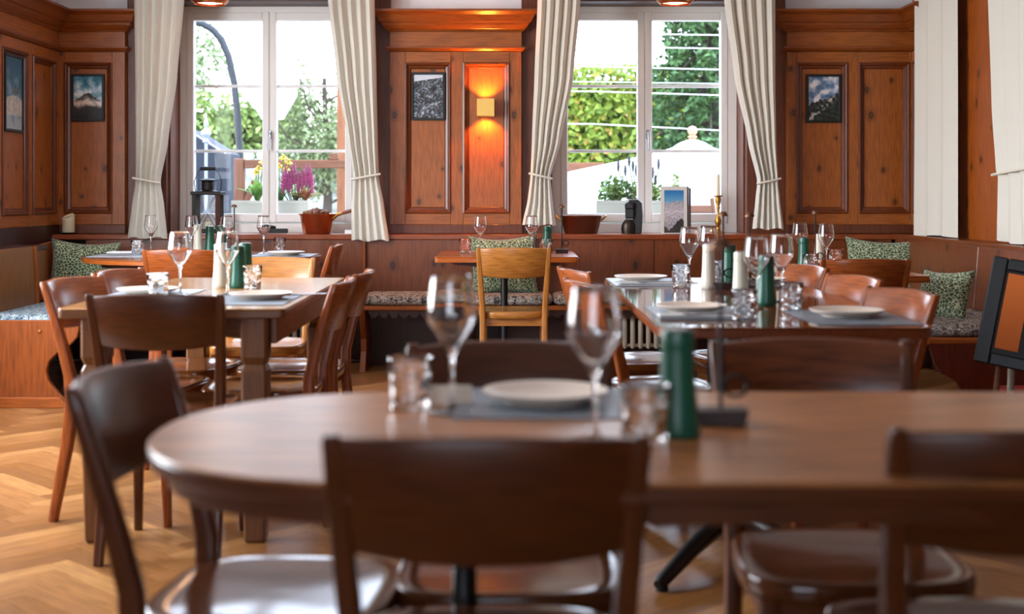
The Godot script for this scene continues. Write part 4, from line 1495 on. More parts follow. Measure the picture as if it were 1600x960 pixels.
func tables_and_chairs() -> void:
	# front table: long, with rounded ends
	var y := 0.76
	var t := thing("long_table", "long brown wooden table with a rounded left end, nearest of all the tables", "table", Vector3(0.54, 0, -2.055))
	tabletop(t, 2.18, 0.77, "stadium", y, 0.028, M.top_brown, M.top_edge)
	var st := S()
	prism(st, outline(2.12, 0.71, "stadium"), 0.034, flat_xf(y - 0.062), 0.002)
	obj("apron", st, M.top_edge, t)
	for x in [-0.615, 0.68]:
		pedestal(t, x, -0.10, y - 0.062, 0.02, Vector2(0.26, 0.26))
	# rustic table, left
	t = thing("rustic_table", "old light-topped farmhouse table with thick apron and square legs at left", "table", Vector3(-1.081, 0, -4.94))
	var w := 0.73
	var l := 1.52
	tabletop(t, w, l, "rect", y, 0.032, M.rustic_top, M.rustic_apron)
	for s in [-1, 1]:
		st = S()
		var ap := PackedVector2Array([Vector2(-0.30, 0.728), Vector2(0.30, 0.728), Vector2(0.30, 0.62), Vector2(0.27, 0.628), Vector2(0.23, 0.655), Vector2(0.16, 0.662), Vector2(-0.16, 0.662), Vector2(-0.23, 0.655), Vector2(-0.27, 0.628), Vector2(-0.30, 0.62)])
		prism(st, ap, 0.028, Transform3D(Basis.IDENTITY, Vector3(0, 0, s * (l / 2 - 0.075) - 0.014)), 0.002)
		obj("apron", st, M.rustic_apron, t)
		st = S()
		box(st, Vector3(s * (w / 2 - 0.06), 0.682, 0), Vector3(0.026, 0.092, l - 0.22), 0.002)
		obj("apron", st, M.rustic_apron_lit, t)
		for s2 in [-1, 1]:
			st = S()
			var rings := []
			for q in [[0.0, 0.030], [0.01, 0.034], [0.40, 0.042], [0.555, 0.042], [0.565, 0.038], [0.575, 0.034], [0.585, 0.038], [0.60, 0.043], [0.725, 0.043]]:
				var ring := PackedVector3Array()
				for k in [[-1, -0.8], [-0.8, -1], [0.8, -1], [1, -0.8], [1, 0.8], [0.8, 1], [-0.8, 1], [-1, 0.8]]:
					ring.append(Vector3(s * (w / 2 - 0.108) + k[0] * q[1], q[0], s2 * (l / 2 - 0.075) + k[1] * q[1]))
				rings.append(ring)
			loft(st, rings, false, true)
			obj("leg", st, M.rustic, t)
	# glossy table, right
	t = thing("glossy_table", "long glossy dark-brown table at right, mirroring the window, with black steel feet", "table", Vector3(0.788, 0, -4.645))
	tabletop(t, 0.765, 2.11, "round", y, 0.03, M.gloss_top, wood(Color(0.50, 0.25, 0.12), 2, 0.28, false, 6.0))
	pedestal(t, -0.085, 0.52, y - 0.03, 0.034, Vector2(0.28, 0.415))
	pedestal(t, -0.003, -0.355, y - 0.03, 0.034, Vector2(0.28, 0.415))
	# back tables
	t = thing("oval_table", "oval brown table set for four before the left window", "table", Vector3(-1.80, 0, -7.70))
	tabletop(t, 1.38, 1.2, "oval", y, 0.03, M.grey_top, M.bench_edge)
	st = S()
	prism(st, outline(1.16, 0.98, "oval"), 0.03, flat_xf(y - 0.06), 0.002)
	obj("apron", st, M.bench_dark, t)
	pedestal(t, 0, 0, y - 0.06, 0.034, Vector2(0.28, 0.28))
	t = thing("small_table", "small square orange-brown table on a black post against the middle bench", "table", Vector3(-0.02, 0, -7.90))
	tabletop(t, 0.83, 0.74, "rect", y, 0.034, M.orange_top, M.orange_top)
	for s in [-1, 1]:
		st = S()
		prism(st, PackedVector2Array([Vector2(0.35, 0.726), Vector2(0.06, 0.726), Vector2(0.06, 0.69), Vector2(0.12, 0.685), Vector2(0.22, 0.70), Vector2(0.3, 0.705)]), 0.03, Transform3D(Basis(Vector3(s, 0, 0), Vector3.UP, Vector3(0, 0, s)), Vector3(0, 0, 0.2 - 0.015 * s)), 0.002)
		obj("bracket", st, M.bench_dark, t)
	pedestal(t, -0.015, 0.0, y - 0.034, 0.022, Vector2(0.2, 0.2))
	t = thing("corner_table", "orange-brown table in the right corner behind the single turned-away chair", "table", Vector3(1.585, 0, -6.68))
	tabletop(t, 0.76, 1.12, "rect", 0.74, 0.032, M.orange_top, M.orange_top)
	pedestal(t, 0.0, 0.0, 0.708, 0.034, Vector2(0.28, 0.34))
	# chairs
	chair0 = make_chair("c", M.chair_up, M.chair_across, M.chair_seat)
	var g := "bentwood dining chairs round the tables"
	chair(-0.03, 1.645, 180, "dark bentwood chair seen from behind, nearest the camera, filling the lower middle", g, 1)
	chair(0.70, 1.69, 180, "dark bentwood chair seen from behind, cut off by the right edge at the front table", g, 1)
	chair(-0.68, 2.25, 84, "dark bentwood chair at the rounded left end of the front table", g, 1)
	chair(0.0, 2.665, 0, "dark chair across the front table, its backrest behind the plate and two wine glasses", g, 1)
	chair(0.62, 2.72, 0, "dark chair with a scuffed backrest across the front table, right of the green mill", g, 3)
	chair(-1.068, 3.93, 180, "dark chair with its back to us at the near end of the farmhouse table", g, 1)
	chair(-0.575, 4.61, -90, "first chair along the right side of the farmhouse table", g)
	chair(-0.56, 5.11, -91, "second, farther chair along the right side of the farmhouse table", g)
	chair(-1.12, 6.17, 0, "chair with a bright window reflection at the far end of the farmhouse table", g, 2)  # the reflection is put into the paler oak colour
	chair(-1.575, 4.69, 79, "nearer chair along the left side of the farmhouse table", g)
	chair(-1.56, 5.18, 80, "farther chair along the left side of the farmhouse table", g)
	chair(-1.765, 7.02, 180, "chair with its back to us at the oval table, behind the nearest wine glass", g)
	chair(-1.01, 7.69, -88, "chair seen edge-on at the right end of the oval table", g)
	chair(0.02, 7.26, 180, "lone light oak chair with its back to us before the small square table", g, 2)
	chair(0.235, 4.52, 105, "nearer chair along the left side of the glossy table", g)
	chair(0.24, 5.24, 105, "farther chair along the left side of the glossy table", g)
	chair(1.24, 4.12, -76, "nearest of three chairs along the right side of the glossy table", g)
	chair(1.27, 4.79, -77, "middle of three chairs along the right side of the glossy table", g)
	chair(1.245, 5.50, -75, "farthest of three chairs along the right side of the glossy table", g)
	chair(1.635, 6.02, 180, "chair with its back to us before the corner table at right", g)

# ------------------------------------------------------------------ tableware
func wineglass_profile() -> Array:
	var p := [Vector2(0.0, 0.0), Vector2(0.036, 0.0), Vector2(0.0375, 0.0012), Vector2(0.036, 0.0024), Vector2(0.022, 0.0042), Vector2(0.009, 0.0085), Vector2(0.0042, 0.018), Vector2(0.0034, 0.05), Vector2(0.0034, 0.09), Vector2(0.0042, 0.092), Vector2(0.0075, 0.099), Vector2(0.0205, 0.122), Vector2(0.0385, 0.150), Vector2(0.0412, 0.1555), Vector2(0.0418, 0.161), Vector2(0.0405, 0.176), Vector2(0.0378, 0.197), Vector2(0.0348, 0.220), Vector2(0.0337, 0.2285)]
	p.append_array([Vector2(0.0332, 0.2295), Vector2(0.0327, 0.2285), Vector2(0.0338, 0.220), Vector2(0.0367, 0.197), Vector2(0.0394, 0.176), Vector2(0.0406, 0.161), Vector2(0.0400, 0.1562), Vector2(0.0373, 0.1512), Vector2(0.0192, 0.1232), Vector2(0.006, 0.102), Vector2(0.0, 0.0995)])
	return p

func make_glass() -> Node3D:
	var t := thing("wine_glass", "g", "wine glass")
	var st := S()
	lathe(st, wineglass_profile(), 32)
	obj("bowl_and_stem", st, M.glass, t)
	return t

func make_tumbler() -> Node3D:
	var t := thing("tumbler", "g", "tumbler")
	var st := S()
	var T := PackedVector3Array()
	var G := PackedInt32Array()
	var segs := 48
	var outer := func(j: int, k: int) -> Vector3:
		var v := k / 14.0
		var a := TAU * j / segs
		var r := lerpf(0.0345, 0.0385, v)
		if v < 0.68 and v > 0.04:
			var c1 := absf(fposmod(j / 4.0 + k / 2.4, 2.0) - 1.0)
			var c2 := absf(fposmod(j / 4.0 - k / 2.4, 2.0) - 1.0)
			r -= 0.0028 * (1.0 - minf(c1, c2))
		return Vector3(cos(a) * r, 0.003 + v * 0.085, sin(a) * r)
	for k in 14:
		for j in segs:
			T.append_array([outer.call(j, k), outer.call(j + 1, k), outer.call(j + 1, k + 1), outer.call(j, k), outer.call(j + 1, k + 1), outer.call(j, k + 1)])
			var gq := -1 if k < 10 else 1
			G.append_array([gq, gq])
	put(st, T, G, false)
	lathe(st, [Vector2(0.0, 0.0), Vector2(0.031, 0.0), Vector2(0.0345, 0.003)], segs)
	lathe(st, [Vector2(0.0385, 0.088), Vector2(0.0378, 0.089), Vector2(0.0370, 0.088), Vector2(0.0335, 0.022), Vector2(0.030, 0.016), Vector2(0.0, 0.014)], segs)
	obj("cut_glass", st, M.glass, t)
	return t

func make_plate() -> Node3D:
	var t := thing("plate", "p", "plate")
	var st := S()
	lathe(st, [Vector2(0.0, 0.003), Vector2(0.068, 0.003), Vector2(0.07, 0.0), Vector2(0.078, 0.0), Vector2(0.082, 0.005), Vector2(0.11, 0.012), Vector2(0.1215, 0.019), Vector2(0.1225, 0.0215), Vector2(0.1195, 0.022), Vector2(0.106, 0.0165), Vector2(0.078, 0.0095), Vector2(0.0, 0.0085)], 56)
	obj("dish", st, M.stone, t)
	return t

func make_mill(mat: Material) -> Node3D:
	var t := thing("pepper_mill", "m", "mill")
	var st := S()
	lathe(st, [Vector2(0.0, 0.0), Vector2(0.027, 0.0), Vector2(0.0295, 0.003), Vector2(0.0302, 0.012), Vector2(0.0285, 0.03), Vector2(0.0258, 0.06), Vector2(0.0240, 0.095), Vector2(0.0230, 0.13), Vector2(0.0228, 0.139), Vector2(0.021, 0.14), Vector2(0.0, 0.14)], 32)
	obj("body", st, mat, t)
	st = S()
	lathe(st, [Vector2(0.0, 0.1405), Vector2(0.0226, 0.1405), Vector2(0.0228, 0.142), Vector2(0.0228, 0.166), Vector2(0.0222, 0.1685), Vector2(0.019, 0.1695), Vector2(0.0, 0.1695)], 32)
	obj("turning_head", st, mat, t)
	st = S()
	lathe(st, [Vector2(0.0, 0.1695), Vector2(0.018, 0.1695), Vector2(0.0185, 0.1715), Vector2(0.016, 0.173), Vector2(0.0, 0.1732)], 24)
	obj("cap", st, M.steel, t)
	return t

func make_holder() -> Node3D:
	var t := thing("table_marker", "h", "marker stand")
	var st := S()
	prism(st, PackedVector2Array([Vector2(-0.036, 0), Vector2(0.036, 0), Vector2(0.041, 0.029), Vector2(-0.041, 0.029)]), 0.055, Transform3D(Basis.IDENTITY, Vector3(0, 0, -0.0275)), 0.002)
	obj("base", st, M.leather, t)
	st = S()
	tube(st, [Vector3(0, 0.02, 0), Vector3(0, 0.335, 0)], 0.0034, 8)
	obj("rod", st, M.iron, t)
	st = S()
	var pts := []
	for k in 20:
		var a := TAU * k / 20
		pts.append(Vector3(0.0235 + 0.0195 * cos(a), 0.072 + 0.0195 * sin(a), 0.0))
	tube(st, pts, 0.0036, 6, true)
	obj("ring", st, M.iron, t)
	st = S()
	lathe(st, [Vector2(0.0, 0.332), Vector2(0.019, 0.332), Vector2(0.0195, 0.334), Vector2(0.0115, 0.351), Vector2(0.009, 0.353), Vector2(0.0, 0.353)], 16)
	obj("cone_cap", st, M.copper_dark, t)
	return t

func cutlery(parent: Node3D, p: Vector3, yaw: float) -> void:
	# a knife and a fork side by side
	var bs := Basis(Vector3.UP, yaw)
	var st := S()
	box(st, p + bs * Vector3(-0.05, 0.002, 0), Vector3(0.10, 0.004, 0.011), 0.0015, bs)
	box(st, p + bs * Vector3(0.055, 0.0018, 0), Vector3(0.11, 0.0016, 0.016), 0.0005, bs)
	obj("knife", st, M.steel, parent)
	st = S()
	box(st, p + bs * Vector3(-0.04, 0.002, 0.03), Vector3(0.13, 0.003, 0.008), 0.001, bs)
	for k in 4:
		box(st, p + bs * Vector3(0.058, 0.002, 0.0225 + 0.005 * k), Vector3(0.075, 0.002, 0.0028), 0.0, bs)
	obj("fork", st, M.steel, parent)

var stock := {}
func lay_out(kind: String, p: Vector3, yaw: float, label: String, group: String) -> Node3D:
	# the first of each kind is the one built; the rest are copies of it
	if not stock.has(kind):
		var o: Node3D
		match kind:
			"glass": o = make_glass()
			"tumbler": o = make_tumbler()
			"plate": o = make_plate()
			"white_mill": o = make_mill(M.mill_white)
			"green_mill": o = make_mill(M.mill_green)
			"marker": o = make_holder()
		stock[kind] = o
		o.position = p
		o.rotation.y = deg_to_rad(yaw)
		o.set_meta("label", label)
		o.set_meta("group", group)
		return o
	return dup(stock[kind], p, yaw, label, group)

func placemat(c: Vector3, s: Vector2, mat: Material, label: String) -> void:
	var st := S()
	box(st, Vector3(0, 0.0012, 0), Vector3(s.x, 0.0024, s.y), 0.0008)
	tag(obj("placemat", st, mat, self, c), label, "placemat", "woven placemats on the tables")

func on(px: float, d: float, y := 0.76) -> Vector3: return Vector3(ax(px, d), y, -d)

func tableware() -> void:
	var gg := "stemmed wine glasses on the tables"
	var tg := "cut-glass tumblers on the tables"
	var pg := "stoneware plates on the tables"
	var mg := "tapered salt and pepper mills"
	var kg := "table marker stands"
	var mt := 0.7625
	# front table
	placemat(Vector3(0.075, 0.7602, -2.30), Vector2(0.34, 0.33), M.mat_grey, "grey placemat under the plate on the front table")
	lay_out("plate", Vector3(0.062, mt, -2.31), 0, "beige stoneware plate on the front table", pg).scale = Vector3(0.9, 1, 0.9)
	lay_out("glass", on(706, 2.2), 0, "left wine glass on the front table, beside the left tumbler", gg)
	lay_out("glass", on(929, 1.96), 0, "right wine glass on the front table, before the green mill", gg)
	lay_out("tumbler", on(641, 2.24), 10, "cut-glass tumbler at the left of the front table setting", tg)
	lay_out("tumbler", on(1007, 1.925), 30, "cut-glass tumbler before the green mill on the front table", tg)
	lay_out("green_mill", on(1059, 1.99), 0, "tall green mill on the front table, nearest of the mills", mg).scale = Vector3(1.13, 0.95, 1.13)
	lay_out("marker", on(1126, 2.10), 0, "table marker stand on the front table, right of the green mill", kg).scale = Vector3(1, 0.84, 1)
	var st := S()
	prism(st, PackedVector2Array([Vector2(-0.0375, 0), Vector2(0.0375, 0), Vector2(0.0345, 0.034), Vector2(-0.0345, 0.034)]), 0.004, Transform3D(Basis(Vector3.RIGHT, 0.15), Vector3(0, 0, -0.012)), 0.001)
	prism(st, PackedVector2Array([Vector2(-0.0375, 0), Vector2(0.0375, 0), Vector2(0.0345, 0.034), Vector2(-0.0345, 0.034)]), 0.004, Transform3D(Basis(Vector3.RIGHT, -0.15), Vector3(0, 0, 0.0)), 0.001)
	tag(obj("folded_card", st, M.napkin, self, on(706, 2.285)), "small beige folded card behind the left wine glass on the front table", "card")
	# farmhouse table
	placemat(Vector3(-0.895, 0.7602, -4.50), Vector2(0.30, 0.40), M.mat_grey, "grey placemat at the right place of the farmhouse table")
	var m := thing("cutlery_set", "knife and fork beside the right plate on the farmhouse table", "cutlery", Vector3(-0.765, mt, -4.72), 0, "knife and fork pairs")
	cutlery(m, Vector3.ZERO, 0.4)
	lay_out("plate", Vector3(-0.865, mt, -4.55), 0, "plate on the grey placemat, right side of the farmhouse table", pg)
	placemat(Vector3(-1.30, 0.7602, -4.78), Vector2(0.29, 0.40), M.mat_light, "pale placemat at the left place of the farmhouse table")
	lay_out("plate", Vector3(-1.315, mt, -4.76), 0, "plate on the pale placemat, left side of the farmhouse table", pg)
	lay_out("glass", on(281, 4.70), 0, "left wine glass on the farmhouse table", gg)
	lay_out("glass", on(355, 4.72), 0, "right wine glass on the farmhouse table, before the white mill", gg)
	lay_out("tumbler", on(247, 4.58), 5, "cut-glass tumbler left of the wine glass on the farmhouse table", tg)
	lay_out("tumbler", on(394, 5.05), 20, "cut-glass tumbler right of the green mill on the farmhouse table", tg)
	lay_out("white_mill", on(344, 5.09), 0, "white mill on the farmhouse table, left of its green fellow", mg)
	lay_out("green_mill", on(372, 5.09), 0, "green mill on the farmhouse table, between white mill and tumbler", mg)
	lay_out("green_mill", on(383, 5.38), 0, "second green mill on the farmhouse table, half hidden by the first", mg)
	# oval table
	var y := 0.7602
	for q in [[-2.26, -7.66, 0.34, 0.30, M.mat_light, "pale placemat at the left end of the oval table"], [-1.33, -7.72, 0.36, 0.34, M.mat_grey, "grey placemat at the right end of the oval table"], [-1.85, -8.05, 0.4, 0.28, M.mat_light, "pale placemat on the window side of the oval table"]]:
		placemat(Vector3(q[0], y, q[1]), Vector2(q[2], q[3]), q[4], q[5])
	lay_out("plate", Vector3(-1.315, mt, -7.70), 0, "plate at the right end of the oval table, below the copper pan", pg)
	m = thing("cutlery_set", "knife and fork on the pale placemat at the left end of the oval table", "cutlery", Vector3(-2.23, mt, -7.62), 0, "knife and fork pairs")
	cutlery(m, Vector3.ZERO, 0.15)
	st = S()
	box(st, Vector3(0, 0.006, 0), Vector3(0.20, 0.012, 0.12), 0.004)
	tag(obj("folded_napkin", st, plain(Color(0.86, 0.87, 0.88), 0.9), self, Vector3(-2.32, mt, -7.92)), "folded white napkin on the oval table by the leopard pillow", "napkin")
	lay_out("glass", on(236, 8.06), 0, "leftmost wine glass on the oval table, before the left curtain", gg)
	lay_out("glass", on(299, 7.95), 0, "wine glass left of the white mill on the oval table", gg)
	lay_out("glass", on(354, 7.85), 0, "wine glass right of the green mill on the oval table", gg)
	lay_out("glass", on(412, 7.95), 0, "rightmost wine glass on the oval table, before the window stile", gg)
	lay_out("tumbler", on(215, 7.72), 0, "cut-glass tumbler at the left end of the oval table", tg)
	lay_out("tumbler", on(290, 8.18), 0, "cut-glass tumbler seen through the wine glass, middle of the oval table", tg)
	lay_out("tumbler", on(437, 8.14), 0, "cut-glass tumbler behind the plate at the right end of the oval table", tg)
	lay_out("white_mill", on(309, 8.12), 0, "white mill on the oval table before the lantern", mg)
	lay_out("green_mill", on(328, 8.08), 0, "green mill on the oval table before the lantern", mg)
	lay_out("green_mill", on(345, 8.22), 0, "green mill on the oval table, half hidden behind the wine glass", mg)
	lay_out("marker", on(366, 8.1), 0, "table marker stand on the oval table, its rosy cap before the window box", kg)
	# small square table
	lay_out("glass", on(750, 8.02), 0, "left wine glass on the small square table, before the wall panel", gg)
	lay_out("glass", on(831, 7.95), 0, "right wine glass on the small square table, before the curtain hem", gg)
	lay_out("tumbler", on(727, 7.98), 8, "cut-glass tumbler at the left of the small square table", tg)
	lay_out("tumbler", on(853, 7.93), 4, "cut-glass tumbler before the green mill on the small square table", tg)
	lay_out("green_mill", on(855, 8.1), 0, "green mill on the small square table, beside the curtain hem", mg)
	lay_out("marker", on(878, 8.02), 0, "table marker stand at the right edge of the small square table", kg)
	lay_out("plate", Vector3(0.03, 0.7602, -7.75), 0, "plate on the small square table, just over the oak chair's back", pg)
	# glossy table
	placemat(Vector3(0.565, 0.7602, -5.40), Vector2(0.30, 0.44), M.mat_light, "pale placemat at the far left place of the glossy table")
	placemat(Vector3(0.575, 0.7602, -4.02), Vector2(0.28, 0.44), M.mat_grey, "grey placemat at the near left place of the glossy table")
	placemat(Vector3(1.005, 0.7602, -3.88), Vector2(0.30, 0.46), M.mat_grey, "grey placemat at the near right place of the glossy table")
	placemat(Vector3(1.0, 0.7602, -5.35), Vector2(0.30, 0.44), M.mat_grey, "grey placemat at the far right place of the glossy table")
	lay_out("plate", Vector3(0.545, mt, -5.47), 0, "plate at the far left place of the glossy table", pg)
	lay_out("plate", Vector3(0.56, mt, -4.06), 0, "plate at the near left place of the glossy table", pg)
	lay_out("plate", Vector3(1.0, mt, -3.90), 0, "plate at the near right place of the glossy table", pg)
	lay_out("plate", Vector3(1.01, mt, -5.33), 0, "plate at the far right place of the glossy table, behind the tumblers", pg)
	for q in [[0.545, -5.25, "folded napkin with cutlery before the far left plate of the glossy table"], [0.545, -3.865, "folded napkin with cutlery before the near left plate of the glossy table"]]:
		m = thing("napkin_roll", q[2], "napkin", Vector3(q[0], mt, q[1]), 0, "napkins with cutlery on the glossy table")
		st = S()
		box(st, Vector3(0, 0.005, 0), Vector3(0.22, 0.010, 0.075), 0.004)
		obj("cloth", st, plain(Color(0.74, 0.74, 0.73), 0.9), m)
		cutlery(m, Vector3(0.06, 0.0102, -0.015), 0.25)
	lay_out("tumbler", on(1064, 5.12), 0, "cut-glass tumbler at the far left of the glossy table, beside the white mill", tg)
	lay_out("tumbler", on(1162, 3.80), 12, "cut-glass tumbler in front of the nearer white mill on the glossy table", tg)
	lay_out("tumbler", on(1236, 4.10), 25, "cut-glass tumbler right of the nearer green mill on the glossy table", tg)
	lay_out("tumbler", on(1125, 5.42), 25, "cut-glass tumbler between the far white and green mills on the glossy table", tg)
	lay_out("glass", on(1077, 5.36), 0, "far left wine glass on the glossy table, before the menu card", gg)
	lay_out("glass", on(1107, 5.56), 0, "second far wine glass on the glossy table, before the candlestick", gg)
	lay_out("glass", on(1182, 4.18), 0, "near wine glass on the glossy table, in front of the green mill", gg)
	lay_out("glass", on(1221, 4.45), 0, "wine glass on the glossy table directly above the right tumbler", gg)
	lay_out("white_mill", on(1107, 5.06), 0, "farther white mill on the glossy table", mg)
	lay_out("green_mill", on(1140, 5.22), 0, "farther green mill on the glossy table", mg)
	lay_out("white_mill", on(1157, 4.40), 0, "nearer white mill on the glossy table", mg)
	lay_out("green_mill", on(1197, 4.30), 0, "nearer green mill on the glossy table", mg)
	lay_out("marker", on(1130, 5.04), 0, "farther table marker stand on the glossy table", kg)
	lay_out("marker", on(1171, 4.9), 0, "table marker stand on the glossy table whose cap shows beside the right curtain", kg)
	# corner table
	y = 0.74
	placemat(Vector3(1.36, 0.7402, -6.42), Vector2(0.28, 0.4), M.mat_grey, "grey placemat on the corner table")
	lay_out("plate", Vector3(1.36, 0.7425, -6.42), 0, "plate on the corner table, seen through the wine glasses", pg)
	lay_out("glass", on(1250, 7.0, y), 0, "left wine glass on the corner table", gg)
	lay_out("glass", on(1291, 6.75, y), 0, "right wine glass on the corner table", gg)
	lay_out("tumbler", on(1306, 6.95, y), 0, "cut-glass tumbler right of the wine glasses on the corner table", tg)
	lay_out("tumbler", on(1267, 6.45, y), 0, "cut-glass tumbler beside the green mill on the corner table", tg)
	lay_out("green_mill", on(1256, 6.6, y), 0, "green mill on the corner table", mg)
	lay_out("white_mill", on(1280, 6.95, y), 0, "white mill on the corner table, between two wine glasses", mg)
	lay_out("marker", on(1274, 6.8, y), 0, "table marker stand on the corner table, its cap before the wall panel", kg)

# ------------------------------------------------------------------ things on the sills
func sill_things() -> void:
	var ys := 0.8535
	# lantern
	var t := thing("lantern", "rusty dark metal lantern with crossed wires on the left window sill", "lantern", Vector3(ax(325, 8.98), ys, -8.98), 0.0)
	var st := S()
	for sx in [-1, 1]:
		for sz in [-1, 1]:
			box(st, Vector3(sx * 0.080, 0.14, sz * 0.062), Vector3(0.026, 0.27, 0.02), 0.003)
	box(st, Vector3(0, 0.014, 0), Vector3(0.195, 0.028, 0.15), 0.004)
	box(st, Vector3(0, 0.272, 0), Vector3(0.205, 0.024, 0.16), 0.004)
	obj("frame", st, M.iron, t)
	for s in [-1, 1]:
		st = S()
		tube(st, [Vector3(-0.07, 0.03, s * 0.064), Vector3(0.07, 0.262, s * 0.064)], 0.0024, 5)
		tube(st, [Vector3(0.07, 0.03, s * 0.066), Vector3(-0.07, 0.262, s * 0.066)], 0.0024, 5)
		obj("crossed_wire", st, M.iron, t)
	for q in [[Vector3(-0.075, 0.025, 0.054), Vector3(0.15, 0.24, 0)], [Vector3(-0.075, 0.025, -0.054), Vector3(0.15, 0.24, 0)]]:
		st = S()
		sheet(st, [[q[0], q[0] + Vector3(q[1].x, 0, 0)], [q[0] + Vector3(0, q[1].y, 0), q[0] + q[1]]])
		obj("pane", st, M.pane, t)
	st = S()
	box(st, Vector3(0.082, 0.14, 0.075), Vector3(0.03, 0.24, 0.008), 0.002)
	obj("hinge_strip", st, plain(Color(0.30, 0.15, 0.11), 0.7, 0.3), t)
	st = S()
	lathe(st, [Vector2(0.0, 0.284), Vector2(0.07, 0.284), Vector2(0.05, 0.292), Vector2(0.043, 0.296), Vector2(0.043, 0.348), Vector2(0.04, 0.352), Vector2(0.062, 0.357), Vector2(0.064, 0.362), Vector2(0.03, 0.372), Vector2(0.0, 0.374)], 20)
	obj("chimney", st, M.iron, t)
	st = S()
	tube(st, [Vector3(-0.085, 0.28, 0), Vector3(-0.095, 0.35, 0), Vector3(-0.072, 0.41, 0), Vector3(-0.05, 0.437, 0)], 0.003, 6)
	tube(st, [Vector3(0.085, 0.28, 0), Vector3(0.095, 0.35, 0), Vector3(0.072, 0.41, 0), Vector3(0.05, 0.437, 0)], 0.003, 6)
	obj("bail", st, M.iron, t)
	st = S()
	lathe(st, [Vector2(0.0, -0.055), Vector2(0.011, -0.053), Vector2(0.0145, -0.04), Vector2(0.0115, -0.03), Vector2(0.0155, -0.016), Vector2(0.012, 0.0), Vector2(0.0155, 0.016), Vector2(0.0115, 0.03), Vector2(0.0145, 0.04), Vector2(0.011, 0.053), Vector2(0.0, 0.055)], 12, Vector3(0, 0.44, 0), Basis(Vector3(0, 0, 1), PI / 2))
	obj("handle", st, M.iron, t)
	var cd := thing("candle", "short pale candle inside the rusty lantern", "candle", Vector3(ax(325, 8.98), ys + 0.021, -8.98))
	st = S()
	lathe(st, [Vector2(0, 0), Vector2(0.022, 0), Vector2(0.022, 0.05), Vector2(0.018, 0.054), Vector2(0, 0.052)], 16)
	obj("wax", st, M.candle, cd)
	# copper saucepan
	t = thing("copper_pan", "copper saucepan with a long handle, filled with nuts, on the left window sill", "pan", Vector3(ax(495, 8.84), ys, -8.84))
	st = S()
	lathe(st, [Vector2(0, 0), Vector2(0.086, 0), Vector2(0.093, 0.006), Vector2(0.112, 0.118), Vector2(0.124, 0.130), Vector2(0.125, 0.134), Vector2(0.110, 0.132), Vector2(0.106, 0.118), Vector2(0.088, 0.01), Vector2(0, 0.008)], 36)
	obj("bowl", st, M.copper, t)
	st = S()
	tube(st, [Vector3(0.1, 0.095, 0.0), Vector3(0.135, 0.125, 0.0), Vector3(0.18, 0.14, 0.0)], [0.014, 0.012, 0.011], 8)
	obj("ferrule", st, M.brass, t)
	st = S()
	tube(st, [Vector3(0.17, 0.138, 0.0), Vector3(0.25, 0.158, 0.0), Vector3(0.31, 0.168, 0.0)], [0.012, 0.014, 0.011], 8)
	obj("handle", st, wood(Color(0.55, 0.3, 0.16), 0, 0.5), t)
	var r := RandomNumberGenerator.new()
	r.seed = 8
	st = S()
	lathe(st, [Vector2(0, -0.011), Vector2(0.008, -0.009), Vector2(0.0125, 0.0), Vector2(0.009, 0.009), Vector2(0.0, 0.013)], 8)
	st.generate_normals()
	var nm := st.commit()
	for k in 34:
		var a := k * 2.4
		var q := sqrt(k / 34.0) * 0.088
		var o := obj("walnut", nm, plain([Color(0.50, 0.32, 0.20), Color(0.62, 0.43, 0.30), Color(0.42, 0.22, 0.15)][k % 3], 0.6), self, t.position + Vector3(cos(a) * q, 0.136 + 0.028 * (1.0 - q / 0.09), sin(a) * q))
		o.rotation = Vector3(r.randf() * 3, r.randf() * 3, r.randf() * 3)
		o.scale = Vector3.ONE * r.randf_range(0.95, 1.25)
		tag(o, "brown walnut heaped in the copper saucepan on the left sill", "nut", "walnuts in the copper saucepan")
	st = S()
	lathe(st, [Vector2(0, 0.10), Vector2(0.1, 0.10), Vector2(0.1, 0.115), Vector2(0, 0.118)], 20)
	obj("false_bottom", st, M.copper_dark, t)
	# black brush
	t = thing("hand_brush", "black hand brush lying on the left window sill, left of the copper pan", "brush", Vector3(ax(424, 8.86), ys, -8.86), 4)
	st = S()
	box(st, Vector3(0.015, 0.018, 0), Vector3(0.19, 0.03, 0.05), 0.004)
	obj("bristles", st, M.dark, t)
	st = S()
	tube(st, [Vector3(-0.09, 0.036, 0), Vector3(-0.02, 0.046, 0), Vector3(0.03, 0.042, 0)], [0.012, 0.014, 0.008], 8)
	obj("grip", st, M.black_metal, t)
	# little white box at the foot of the second curtain
	st = S()
	box(st, Vector3(0, 0.014, 0), Vector3(0.05, 0.028, 0.04), 0.004)
	tag(obj("white_box", st, M.white_frame, self, Vector3(ax(545, 8.70), ys, -8.70)), "tiny white box on the ledge at the hem of the second curtain", "box")
	# copper basin
	t = thing("copper_basin", "dark oval copper basin with two brass handles on the right window sill", "basin", Vector3(ax(908, 8.86), ys, -8.86))
	st = S()
	lathe(st, [Vector2(0, 0), Vector2(0.105, 0), Vector2(0.112, 0.005), Vector2(0.138, 0.112), Vector2(0.146, 0.118), Vector2(0.145, 0.123), Vector2(0.134, 0.118), Vector2(0.108, 0.01), Vector2(0, 0.007)], 36, Vector3.ZERO, Basis.from_scale(Vector3(1, 1, 0.75)))
	obj("bowl", st, M.copper_dark, t)
	for s in [-1, 1]:
		st = S()
		tube(st, [Vector3(s * 0.128, 0.08, -0.03), Vector3(s * 0.165, 0.115, -0.028), Vector3(s * 0.172, 0.12, 0.0), Vector3(s * 0.165, 0.115, 0.028), Vector3(s * 0.128, 0.08, 0.03)], 0.0055, 6)
		obj("handle", st, M.brass, t)
